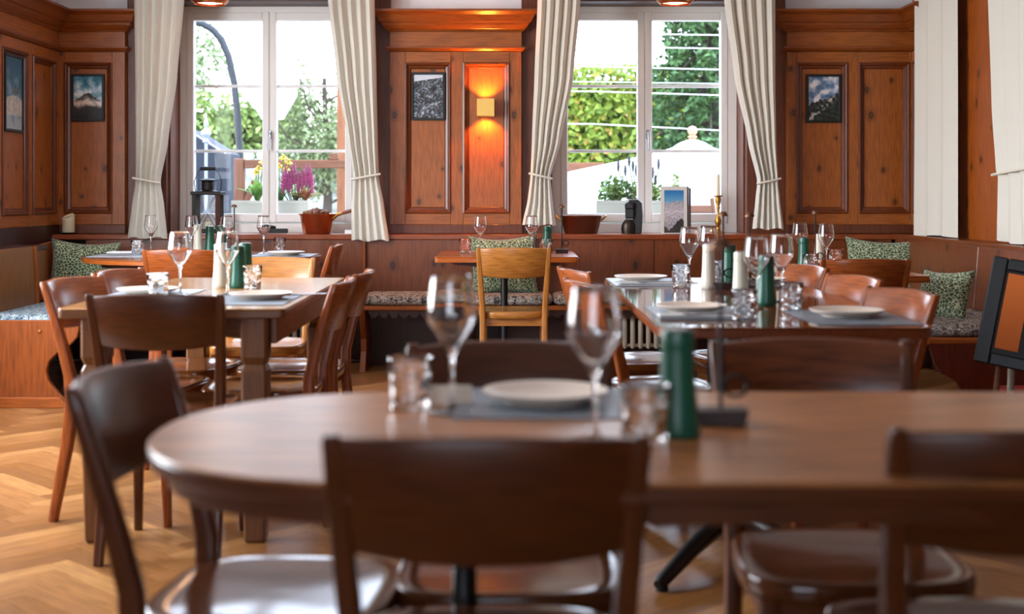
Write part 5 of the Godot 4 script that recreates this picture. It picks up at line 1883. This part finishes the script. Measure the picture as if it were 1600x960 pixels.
	# cowbell with strap
	t = thing("cowbell", "dark cowbell with a wide black leather strap on the right window sill", "cowbell", Vector3(ax(982, 8.82), ys, -8.82), -12)
	st = S()
	var rings := []
	for q in [[0.0, 0.046, 0.032], [0.03, 0.05, 0.035], [0.06, 0.048, 0.034], [0.085, 0.038, 0.028], [0.097, 0.022, 0.018]]:
		var ring := PackedVector3Array()
		for k in 20:
			var a := TAU * k / 20
			ring.append(Vector3(cos(a) * q[1], q[0], sin(a) * q[2]))
		rings.append(ring)
	loft(st, rings, true, true)
	obj("bell", st, plain(Color(0.23, 0.19, 0.16), 0.36, 0.8), t)
	st = S()
	var outp := PackedVector2Array([Vector2(0.0, 0.09), Vector2(-0.012, 0.11), Vector2(-0.012, 0.19), Vector2(0.004, 0.222), Vector2(0.028, 0.236), Vector2(0.062, 0.23), Vector2(0.088, 0.205), Vector2(0.094, 0.12), Vector2(0.084, 0.0), Vector2(0.03, 0.0), Vector2(0.04, 0.07)])
	prism(st, outp, 0.056, Transform3D(Basis.IDENTITY, Vector3(0, 0, -0.045)), 0.004)
	obj("strap", st, M.strap, t)
	st = S()
	box(st, Vector3(0.012, 0.152, 0.018), Vector3(0.062, 0.10, 0.03), 0.008)
	box(st, Vector3(0.012, 0.185, 0.026), Vector3(0.066, 0.05, 0.03), 0.012)
	obj("pouch", st, M.strap, t)
	for q in [Vector3(0.03, 0.228, 0.012), Vector3(0.008, 0.098, 0.012)]:
		st = S()
		box(st, q, Vector3(0.056, 0.012, 0.03), 0.004)
		obj("buckle", st, M.steel, t)
	# menu card
	t = thing("menu_card", "standing white menu card with a picture of a snowy mountain on the right window sill", "menu", Vector3(ax(1053, 8.80), ys, -8.80), 3)
	var w := 0.178
	var h := 0.318
	st = S()
	box(st, Vector3(0, h / 2, 0), Vector3(w, h, 0.004), 0.0005)
	obj("front_cover", st, M.stone_white, t)
	var q0 := Vector3(-w / 2 + 0.026, 0.0, 0.0024)
	obj("cover_picture", picture_mesh(Vector3(w / 2 - 0.0675 + 0.0005, 0.149, 0.0026) - Vector3(w / 2 - 0.067, 0, 0), 0.132, 0.285), picture("snow"), t)
	st = S()
	for k in 4:
		box(st, Vector3(w / 2 + 0.012 + 0.006 * k, h / 2 - 0.002 * k, -0.05), Vector3(0.0022, h - 0.004 * k, 0.1), 0.0, Basis(Vector3.UP, -0.28 + 0.06 * k))
	obj("inner_pages", st, plain(Color(0.45, 0.36, 0.36), 0.6), t)
	# candlestick and candle
	t = thing("candlestick", "brass baluster candlestick on the right window sill", "candlestick", Vector3(ax(1122, 8.86), ys, -8.86))
	st = S()
	lathe(st, [Vector2(0, 0), Vector2(0.044, 0), Vector2(0.045, 0.006), Vector2(0.03, 0.016), Vector2(0.013, 0.022), Vector2(0.016, 0.034), Vector2(0.011, 0.045), Vector2(0.02, 0.07), Vector2(0.023, 0.088), Vector2(0.011, 0.115), Vector2(0.0085, 0.16), Vector2(0.014, 0.172), Vector2(0.0095, 0.185), Vector2(0.019, 0.215), Vector2(0.02, 0.235), Vector2(0.016, 0.245), Vector2(0.030, 0.252), Vector2(0.031, 0.257), Vector2(0.0, 0.257)], 24)
	obj("stem", st, M.brass, t)
	cd = thing("candle", "tall ivory taper candle standing in the brass candlestick", "candle", t.position + Vector3(0, 0.2575, 0))
	st = S()
	lathe(st, [Vector2(0, 0), Vector2(0.0125, 0), Vector2(0.0105, 0.135), Vector2(0.007, 0.142), Vector2(0, 0.143)], 14)
	obj("wax", st, M.candle, cd)
	st = S()
	tube(st, [Vector3(0, 0.142, 0), Vector3(0.001, 0.152, 0)], 0.0012, 5)
	obj("wick", st, M.dark, cd)
	# pillar candle in the left corner
	t = thing("candle_dish", "black fluted dish under the pillar candle in the left corner", "dish", Vector3(ax(107, 8.72), ys, -8.72))
	st = S()
	lathe(st, [Vector2(0, 0), Vector2(0.04, 0), Vector2(0.052, 0.006), Vector2(0.056, 0.012), Vector2(0.05, 0.012), Vector2(0, 0.008)], 20)
	obj("dish", st, M.dark, t)
	cd = thing("pillar_candle", "thick cream pillar candle with a melted rim in the left corner above the pillow", "candle", t.position + Vector3(0, 0.0085, 0))
	st = S()
	rings = []
	for q in [[0.0, 0.038, 0.0], [0.003, 0.040, 0.0], [0.085, 0.040, 0.0], [0.10, 0.041, 1.0], [0.102, 0.036, 1.0], [0.086, 0.033, 0.5]]:
		var ring := PackedVector3Array()
		for k in 24:
			var a := TAU * k / 24
			ring.append(Vector3(cos(a) * q[1], q[0] + q[2] * 0.014 * sin(a * 2.0 + 0.6) * (0.6 + 0.4 * cos(a)), sin(a) * q[1]))
		rings.append(ring)
	loft(st, rings, true, true)
	obj("wax", st, M.candle, cd)
	st = S()
	tube(st, [Vector3(-0.025, 0.104, 0.012), Vector3(0.0, 0.112, 0.0), Vector3(0.026, 0.118, -0.005), Vector3(0.040, 0.112, 0.0)], [0.006, 0.011, 0.014, 0.007], 8)
	obj("melted_rim", st, M.candle, cd)

# ------------------------------------------------------------------ fabrics
func curtain(label: String, rows: Array, z: float, folds: int, amp: float, tie: float, along := Vector3.RIGHT, out := Vector3(0, 0, 1), group := "cream linen curtains") -> void:
	# rows: [height, left, right] from top to bottom; folds run down the cloth
	var t := thing("curtain", label, "curtain", Vector3.ZERO, 0, group)
	var st := S()
	var n := folds * 10
	var r := RandomNumberGenerator.new()
	r.seed = label.hash()
	var ph := []
	for k in folds + 2:
		ph.append(r.randf_range(0.75, 1.25))
	var grid := []
	for i in 49:
		var v := i / 48.0
		var y := lerpf(rows[0][0], rows[rows.size() - 1][0], v)
		var a := 0
		while a < rows.size() - 2 and y < rows[a + 1][0]:
			a += 1
		var f: float = (rows[a][0] - y) / maxf(rows[a][0] - rows[a + 1][0], 1e-4)
		f = clampf(f, 0, 1)
		f = lerpf(f, f * f * (3 - 2 * f), 0.35)
		var xl: float = lerpf(rows[a][1], rows[a + 1][1], f)
		var xr: float = lerpf(rows[a][2], rows[a + 1][2], f)
		var row := []
		for j in n + 1:
			var u := float(j) / n
			var q := u * folds
			var k := int(q)
			var s := sin(PI * (q - k))
			var big: float = ph[mini(k, folds)]
			var depth: float = amp * big * (pow(absf(s), 0.62) - 0.25) * (0.7 if y < tie else 1.0)
			var shift := 0.25 / folds * sin(TAU * q) * 0.5
			row.append(along * (lerpf(xl, xr, u + shift * (1.0 if u > 0.02 and u < 0.98 else 0.0))) + Vector3(0, y + 0.006 * sin(q * 2.1) * v, 0) + out * (z + depth))
		grid.append(row)
	# two skins a few millimetres apart, closed at the edges
	sheet(st, grid)
	obj("cloth", st, M.curtain, t)
	if tie > 0.0:
		var a := 0
		while a < rows.size() - 2 and tie < rows[a + 1][0]:
			a += 1
		var f: float = (rows[a][0] - tie) / (rows[a][0] - rows[a + 1][0])
		var xl: float = lerpf(rows[a][1], rows[a + 1][1], f)
		var xr: float = lerpf(rows[a][2], rows[a + 1][2], f)
		var pts := []
		var leftward: bool = rows[0][1] + rows[0][2] > xl + xr
		for k in 13:
			var u := k / 12.0
			var sag: float = -0.035 * u if leftward else -0.035 * (1.0 - u)
			pts.append(along * lerpf(xl - 0.012, xr + 0.012, u) + Vector3(0, tie + sag + 0.02, 0) + out * (z + amp * 0.5 + 0.014 * sin(PI * u)))
		st = S()
		tube(st, pts, 0.0075, 8)
		obj("tie_rope", st, M.rope, t)

func pillow(label: String, c: Vector3, w: float, h: float, yaw: float, tilt: float, roll := 0.0) -> void:
	var st := S()
	var n := 22
	for side in [-1, 1]:
		var grid := []
		for i in n + 1:
			var row := []
			for j in n + 1:
				var u := -1.0 + 2.0 * j / n
				var v := -1.0 + 2.0 * i / n
				var puff := pow(maxf((1.0 - u * u) * (1.0 - v * v), 0.0), 0.45)
				var px := u * (1.0 - 0.11 * (1.0 - v * v) * absf(u)) 
				var py := v * (1.0 - 0.17 * (1.0 - u * u) * absf(v))
				row.append(Vector3(px * w / 2 * (side if side > 0 else -1), py * h / 2, side * (0.065 * puff + 0.004 * sin(u * 7.0 + v * 3.0) * puff)))
			grid.append(row)
		sheet(st, grid)
	var o := obj("throw_pillow", st, M.leopard, self, c)
	o.rotation = Vector3(deg_to_rad(tilt), deg_to_rad(yaw), deg_to_rad(roll))
	tag(o, label, "pillow", "green leopard-print pillows on the benches")

func crow(py: float, pl: float, pr: float, d := 8.6) -> Array:
	return [ay(py, d), ax(pl, d), ax(pr, d)]

func fabrics() -> void:
	curtain("first cream curtain from the left, tied back over the left corner panel", [crow(-60, 207, 292), crow(0, 209, 287), crow(120, 211, 276), crow(220, 212, 262), crow(283, 212, 250), crow(320, 206, 256), crow(372, 199, 261)], -8.60, 5, 0.055, ay(283, 8.6))
	curtain("second cream curtain from the left, tied back at the right of the left window", [crow(-60, 509, 588), crow(0, 512, 585), crow(120, 526, 588), crow(220, 543, 590), crow(277, 552, 592), crow(320, 549, 600), crow(376, 549, 608)], -8.60, 5, 0.052, ay(277, 8.6))
	curtain("third cream curtain from the left, tied back at the left of the right window", [crow(-60, 838, 912), crow(0, 840, 907), crow(120, 835, 896), crow(220, 831, 876), crow(276, 829, 860), crow(310, 825, 863), crow(352, 816, 868)], -8.60, 5, 0.052, ay(276, 8.6))
	curtain("fourth cream curtain from the left, tied back at the right of the right window", [crow(-60, 1128, 1212), crow(0, 1132, 1212), crow(120, 1148, 1212), crow(220, 1169, 1213), crow(284, 1184, 1216), crow(310, 1181, 1219), crow(358, 1176, 1225)], -8.60, 5, 0.052, ay(284, 8.6))
	var al := Vector3(0, 0, -1)
	var out := Vector3(-1, 0, 0)
	curtain("narrow cream curtain hanging free in the right corner, a white cord at its hem", [[2.68, 7.75, 8.52], [1.6, 7.74, 8.52], [0.862, 7.74, 8.54]], -2.63, 3, 0.05, 0.0, al, out)
	curtain("cream curtain at the right edge of the picture, tied with a rope", [[2.68, 6.35, 7.28], [1.6, 6.4, 7.16], [1.23, 6.45, 7.08], [0.868, 6.4, 7.10]], -2.63, 4, 0.05, 1.24, al, out)
	var t := Node3D.new()
	t.name = "cord"
	get_node("curtain_004").add_child(t)
	t.position = Vector3(ax(1447, 8.2), 0, -8.2)
	var st := S()
	tube(st, [Vector3(0, 0.90, 0), Vector3(0.0, 0.80, 0.0), Vector3(-0.002, 0.745, 0.0)], 0.006, 6)
	obj("string", st, M.rope, t)
	st = S()
	for k in 8:
		var a := TAU * k / 8
		tube(st, [Vector3(-0.002, 0.748, 0), Vector3(-0.004 + 0.012 * cos(a), 0.72, 0.012 * sin(a)), Vector3(-0.01 + 0.014 * cos(a), 0.70, 0.014 * sin(a))], 0.003, 4)
	obj("tassel", st, M.rope, t)
	pillow("green leopard-print pillow in the left corner, under the pillar candle", Vector3(ax(131, 8.28), 0.66, -8.29), 0.43, 0.35, 14, -14, -4)
	pillow("green leopard-print pillow behind the lone oak chair", Vector3(ax(787, 8.52), 0.655, -8.53), 0.45, 0.41, 0, -12, 2)
	pillow("green leopard-print pillow upright in the right corner behind the corner table", Vector3(ax(1378, 8.32), 0.665, -8.34), 0.46, 0.36, -10, -14, -3)
	pillow("green leopard-print pillow lying against the right corner bench, nearest the sign", Vector3(2.19, 0.612, -6.62), 0.30, 0.28, -52, -24, 2)

# ------------------------------------------------------------------ on the walls, lamps, sign
func picture_mesh(c: Vector3, w: float, h: float) -> SurfaceTool:
	var st := S()
	st.set_smooth_group(-1)
	var q := [[-1, -1, 0, 1], [-1, 1, 0, 0], [1, 1, 1, 0], [-1, -1, 0, 1], [1, 1, 1, 0], [1, -1, 1, 1]]
	for k in q:
		st.set_uv(Vector2(k[2], k[3]))
		st.add_vertex(c + Vector3(k[0] * w / 2, k[1] * h / 2, 0))
	return st

func picture(kind: String) -> StandardMaterial3D:
	var n := FastNoiseLite.new()
	n.noise_type = FastNoiseLite.TYPE_SIMPLEX
	n.fractal_octaves = 5
	n.seed = kind.hash() % 1000
	n.frequency = 0.02
	var w := 96
	var h := 144
	var im := Image.create(w, h, false, Image.FORMAT_RGB8)
	for y in h:
		for x in w:
			var v := float(y) / h
			var u := float(x) / w
			var a := n.get_noise_2d(x, y) * 0.5 + 0.5
			var b := n.get_noise_2d(x * 2.6 + 300, y * 2.6) * 0.5 + 0.5
			var c := Color.WHITE
			match kind:
				"peak":
					var sky := Color(0.12, 0.40, 0.50).lerp(Color(0.92, 0.95, 0.96), clampf(v * 1.6 + (a - 0.5) * 1.4 + 0.05, 0, 1))
					c = sky
					var ridge := 0.38 + absf(u - 0.48) * 0.42 + (b - 0.5) * 0.05
					if v > ridge:
						c = Color(0.16, 0.14, 0.13)
					var fog := clampf(1.0 - absf(v - 0.6) / 0.16 + (a - 0.5) * 1.6, 0, 1)
					c = c.lerp(Color(0.85, 0.74, 0.64).lerp(Color(0.93, 0.9, 0.88), u), fog * (1.0 if v > 0.44 else 0.0))
					if v > 0.7:
						c = c.lerp(Color(0.10, 0.08, 0.07), clampf((v - 0.7) * 4.0 + (b - 0.5), 0, 1))
				"rock":
					var s := sin((u * 0.8 + v * 1.6 + a * 1.4) * 16.0) * 0.5 + 0.5
					var g := clampf(0.12 + 0.75 * s * b + (a - 0.5) * 0.5, 0.04, 0.9)
					c = Color(g * 0.93, g * 0.98, g * 1.06)
					if v < 0.16 - u * 0.1:
						c = Color(0.82, 0.85, 0.88)
				"ridge":
					c = Color(0.30, 0.42, 0.56).lerp(Color(0.90, 0.88, 0.90), clampf((a - 0.3) * 2.2, 0, 1))
					if v > 0.62 - u * 0.22 + (b - 0.5) * 0.14:
						c = Color(0.07, 0.10, 0.09).lerp(Color(0.24, 0.28, 0.24), clampf((b - 0.35) * 2.0, 0, 1))
						var lit := clampf(1.0 - absf(v - (0.98 - u * 0.62)) / 0.13, 0, 1) * clampf((b - 0.42) * 5.0, 0, 1)
						c = c.lerp(Color(0.82, 0.76, 0.74), lit)
				"cloud":
					c = Color(0.12, 0.34, 0.44).lerp(Color(0.62, 0.66, 0.68), clampf(v * 1.5 - 0.3 + (a - 0.5) * 1.3, 0, 1))
					if v > 0.52 + absf(u - 0.5) * 0.1 and v < 0.8:
						c = Color(0.62, 0.58, 0.53).lerp(Color(0.82, 0.8, 0.76), b)
					if v > 0.36 + absf(u - 0.62) * 0.5 and v < 0.5:
						c = Color(0.16, 0.19, 0.21).lerp(Color(0.5, 0.5, 0.48), b)
				"snow":
					c = Color(0.16, 0.46, 0.70).lerp(Color(0.50, 0.70, 0.82), v * 3.0)
					if v > 0.24 + 0.10 * absf(u - 0.7) + (b - 0.5) * 0.12:
						c = Color(0.36, 0.36, 0.40).lerp(Color(0.90, 0.86, 0.87), clampf((n.get_noise_2d(x * 7.0, y * 5.0) * 0.5 + 0.25 + 0.5 * (1.0 - absf(v - 0.5) * 1.6)), 0, 1))
					if v > 0.80 + 0.1 * sin(u * 5.0) + (a - 0.5) * 0.2:
						c = Color(0.16, 0.15, 0.15).lerp(Color(0.3, 0.28, 0.26), b)
			im.set_pixel(x, y, c)
	var m := plain(Color.WHITE, 0.35)
	m.albedo_texture = ImageTexture.create_from_image(im)
	return m

func framed_picture(label: String, kind: String, c: Vector3, w: float, h: float, yaw: float) -> void:
	var t := thing("framed_picture", label, "picture", c, yaw)
	for q in [[0, 1], [0, -1], [1, 1], [1, -1]]:
		var st := S()
		if q[0] == 0:
			box(st, Vector3(0, q[1] * (h / 2 - 0.008), 0.011), Vector3(w, 0.016, 0.022), 0.002)
		else:
			box(st, Vector3(q[1] * (w / 2 - 0.008), 0, 0.011), Vector3(0.016, h - 0.032, 0.022), 0.002)
		obj("frame", st, plain(Color(0.05, 0.05, 0.055), 0.45), t)
	var st := S()
	box(st, Vector3(0, 0, 0.004), Vector3(w - 0.03, h - 0.03, 0.008))
	obj("backing", st, M.dark, t)
	obj("print", picture_mesh(Vector3(0, 0, 0.0135), w - 0.03, h - 0.03), picture(kind), t)

func pendant(label: String, px: float) -> void:
	var d := 7.7
	var p := at(px, 6, d)
	var t := thing("pendant_lamp", label, "lamp", Vector3(p.x, 2.235, -d), 0, "copper pendant lamps")
	var st := S()
	lathe(st, [Vector2(0.088, 0.0), Vector2(0.108, 0.02), Vector2(0.118, 0.06), Vector2(0.112, 0.1), Vector2(0.085, 0.145), Vector2(0.04, 0.175), Vector2(0.016, 0.18), Vector2(0.016, 0.176), Vector2(0.038, 0.17), Vector2(0.082, 0.141), Vector2(0.108, 0.099), Vector2(0.114, 0.06), Vector2(0.105, 0.022), Vector2(0.086, 0.003), Vector2(0.088, 0.0)], 32)
	obj("shade", st, M.copper, t)
	st = S()
	tube(st, [Vector3(0, 0.175, 0), Vector3(0, 0.515, 0)], 0.004, 6)
	obj("cord", st, M.dark, t)
	st = S()
	lathe(st, [Vector2(0, 0.02), Vector2(0.02, 0.025), Vector2(0.03, 0.05), Vector2(0.02, 0.08), Vector2(0.012, 0.11), Vector2(0, 0.115)], 16)
	var bm := plain(Color(1, 0.93, 0.84), 0.5)
	bm.emission_enabled = true
	bm.emission = Color(1.0, 0.74, 0.5)
	bm.emission_energy_multiplier = 4.0
	obj("bulb", st, bm, t)
	st = S()
	lathe(st, [Vector2(0, 0.004), Vector2(0.05, 0.005), Vector2(0.0855, 0.012), Vector2(0.084, 0.015), Vector2(0.05, 0.009), Vector2(0, 0.008)], 24)
	var dm := plain(Color(1, 0.9, 0.84), 0.4)
	dm.emission_enabled = true
	dm.emission = Color(1.0, 0.80, 0.66)
	dm.emission_energy_multiplier = 0.9
	obj("diffuser", st, dm, t)
	var l := OmniLight3D.new()
	l.name = "pendant_light"
	l.light_color = Color(1.0, 0.74, 0.48)
	l.light_energy = 0.12
	l.light_size = 0.02
	l.omni_range = 12.0
	l.omni_attenuation = 2.0
	l.shadow_enabled = true
	add_child(l, true)
	l.position = t.position + Vector3(0, -0.01, 0)

func wall_things() -> void:
	framed_picture("framed picture of a dark peak above clouds on the left corner panel", "peak", Vector3(ax(137, 8.8), ay(152.5, 8.8), -8.818), 0.222, 0.318, 0)
	framed_picture("framed grey picture of rock strata on the middle panel, left of the sconce", "rock", Vector3(ax(669, 8.8), ay(150.5, 8.8), -8.818), 0.228, 0.322, 0)
	framed_picture("framed picture of a forested ridge on the right panel", "ridge", Vector3(ax(1287, 8.8), ay(154, 8.8), -8.818), 0.235, 0.325, 0)
	framed_picture("framed cloud and summit picture on the left wall, at the left edge", "cloud", Vector3(XL + 0.03, 1.735, -8.0), 0.30, 0.47, 90)
	# sconce
	var p := at(759, 168.5, 8.76)
	var t := thing("wall_sconce", "brushed gold cube wall sconce glowing up and down on the middle panel", "sconce", Vector3(p.x, p.y, -8.818))
	var st := S()
	var s := 0.116
	for q in [[Vector3(0, 0, s), Vector3(s, s, 0.004)], [Vector3(s / 2 - 0.002, 0, s / 2), Vector3(0.004, s, s - 0.004)], [Vector3(-s / 2 + 0.002, 0, s / 2), Vector3(0.004, s, s - 0.004)], [Vector3(0, 0, 0.002), Vector3(s - 0.008, s, 0.004)]]:
		box(st, q[0], q[1], 0.001)
	obj("cube_shell", st, M.gold, t)
	st = S()
	box(st, Vector3(0, 0, s / 2), Vector3(s - 0.01, 0.012, s - 0.008))
	obj("divider", st, M.gold, t)
	var bm := plain(Color(1, 0.9, 0.7), 0.5)
	bm.emission_enabled = true
	bm.emission = Color(1.0, 0.55, 0.2)
	bm.emission_energy_multiplier = 3.0
	for e in [-1, 1]:
		st = S()
		box(st, Vector3(0, e * 0.014, s / 2), Vector3(0.04, 0.012, 0.04), 0.003)
		obj("lamp_chip", st, bm, t)
		var l := SpotLight3D.new()
		l.name = numbered("sconce_light", self)
		l.light_color = Color(1.0, 0.58, 0.22)
		l.light_energy = 0.8
		l.light_size = 0.012
		l.spot_range = 8.0
		l.spot_angle = 55.0
		l.spot_attenuation = 2.0
		l.spot_angle_attenuation = 0.6
		l.shadow_enabled = true
		add_child(l)
		l.position = t.position + Vector3(0, e * 0.03, s / 2)
		l.rotation.x = e * PI / 2
	pendant("copper pendant lamp above the left window, cut by the top edge", 328)
	pendant("copper pendant lamp above the right window, cut by the top edge", 1055)
	# black sign stand with an orange sheet
	t = thing("sign_stand", "black framed easel sign with an orange sheet at the right edge", "sign", Vector3(ax(1597, 5.3), 0, -5.3), -24)
	var bs := Basis(Vector3.RIGHT, -0.16) * Basis(Vector3(0, 0, 1), -0.17)
	var o := Vector3(0.07, 0.62, 0.0)
	st = S()
	for q in [[Vector3(-0.19, 0, 0), Vector3(0.06, 0.44, 0.03)], [Vector3(0.19, 0, 0), Vector3(0.06, 0.44, 0.03)], [Vector3(0, 0.195, 0), Vector3(0.32, 0.05, 0.03)], [Vector3(0, -0.195, 0), Vector3(0.32, 0.05, 0.03)]]:
		box(st, o + bs * q[0], q[1], 0.006, bs)
	obj("frame", st, M.black_metal, t)
	st = S()
	box(st, o + bs * Vector3(0, 0, -0.006), Vector3(0.33, 0.35, 0.012), 0.0, bs)
	obj("board", st, M.dark, t)
	st = S()
	box(st, o + bs * Vector3(-0.105, 0.005, 0.006), Vector3(0.09, 0.31, 0.012), 0.001, bs)
	obj("orange_sheet", st, plain(Color(0.74, 0.36, 0.04), 0.7), t)
	for x in [-0.13, 0.13]:
		st = S()
		tube(st, [Vector3(x + 0.05, 0.50, -0.02), Vector3(x, 0.0, 0.05)], 0.014, 6)
		obj("leg", st, M.timber, t)
		st = S()
		tube(st, [Vector3(x + 0.09, 0.50, -0.04), Vector3(x + 0.06, 0.0, -0.3)], 0.014, 6)
		obj("leg", st, M.planter, t)
	st = S()
	prism(st, PackedVector2Array([Vector2(-0.11, 0), Vector2(0.11, 0), Vector2(0.125, 0.27), Vector2(-0.125, 0.27)]), 0.2, Transform3D(Basis.IDENTITY, Vector3(0, 0, -0.1)), 0.006)  # plain block standing for a red object of unknown kind
	tag(obj("red_object", st, plain(Color(0.55, 0.03, 0.03), 0.5), self, Vector3(ax(1610, 5.75), 0, -5.75)), "bright red bin at the right edge, behind the legs of the sign", "object")
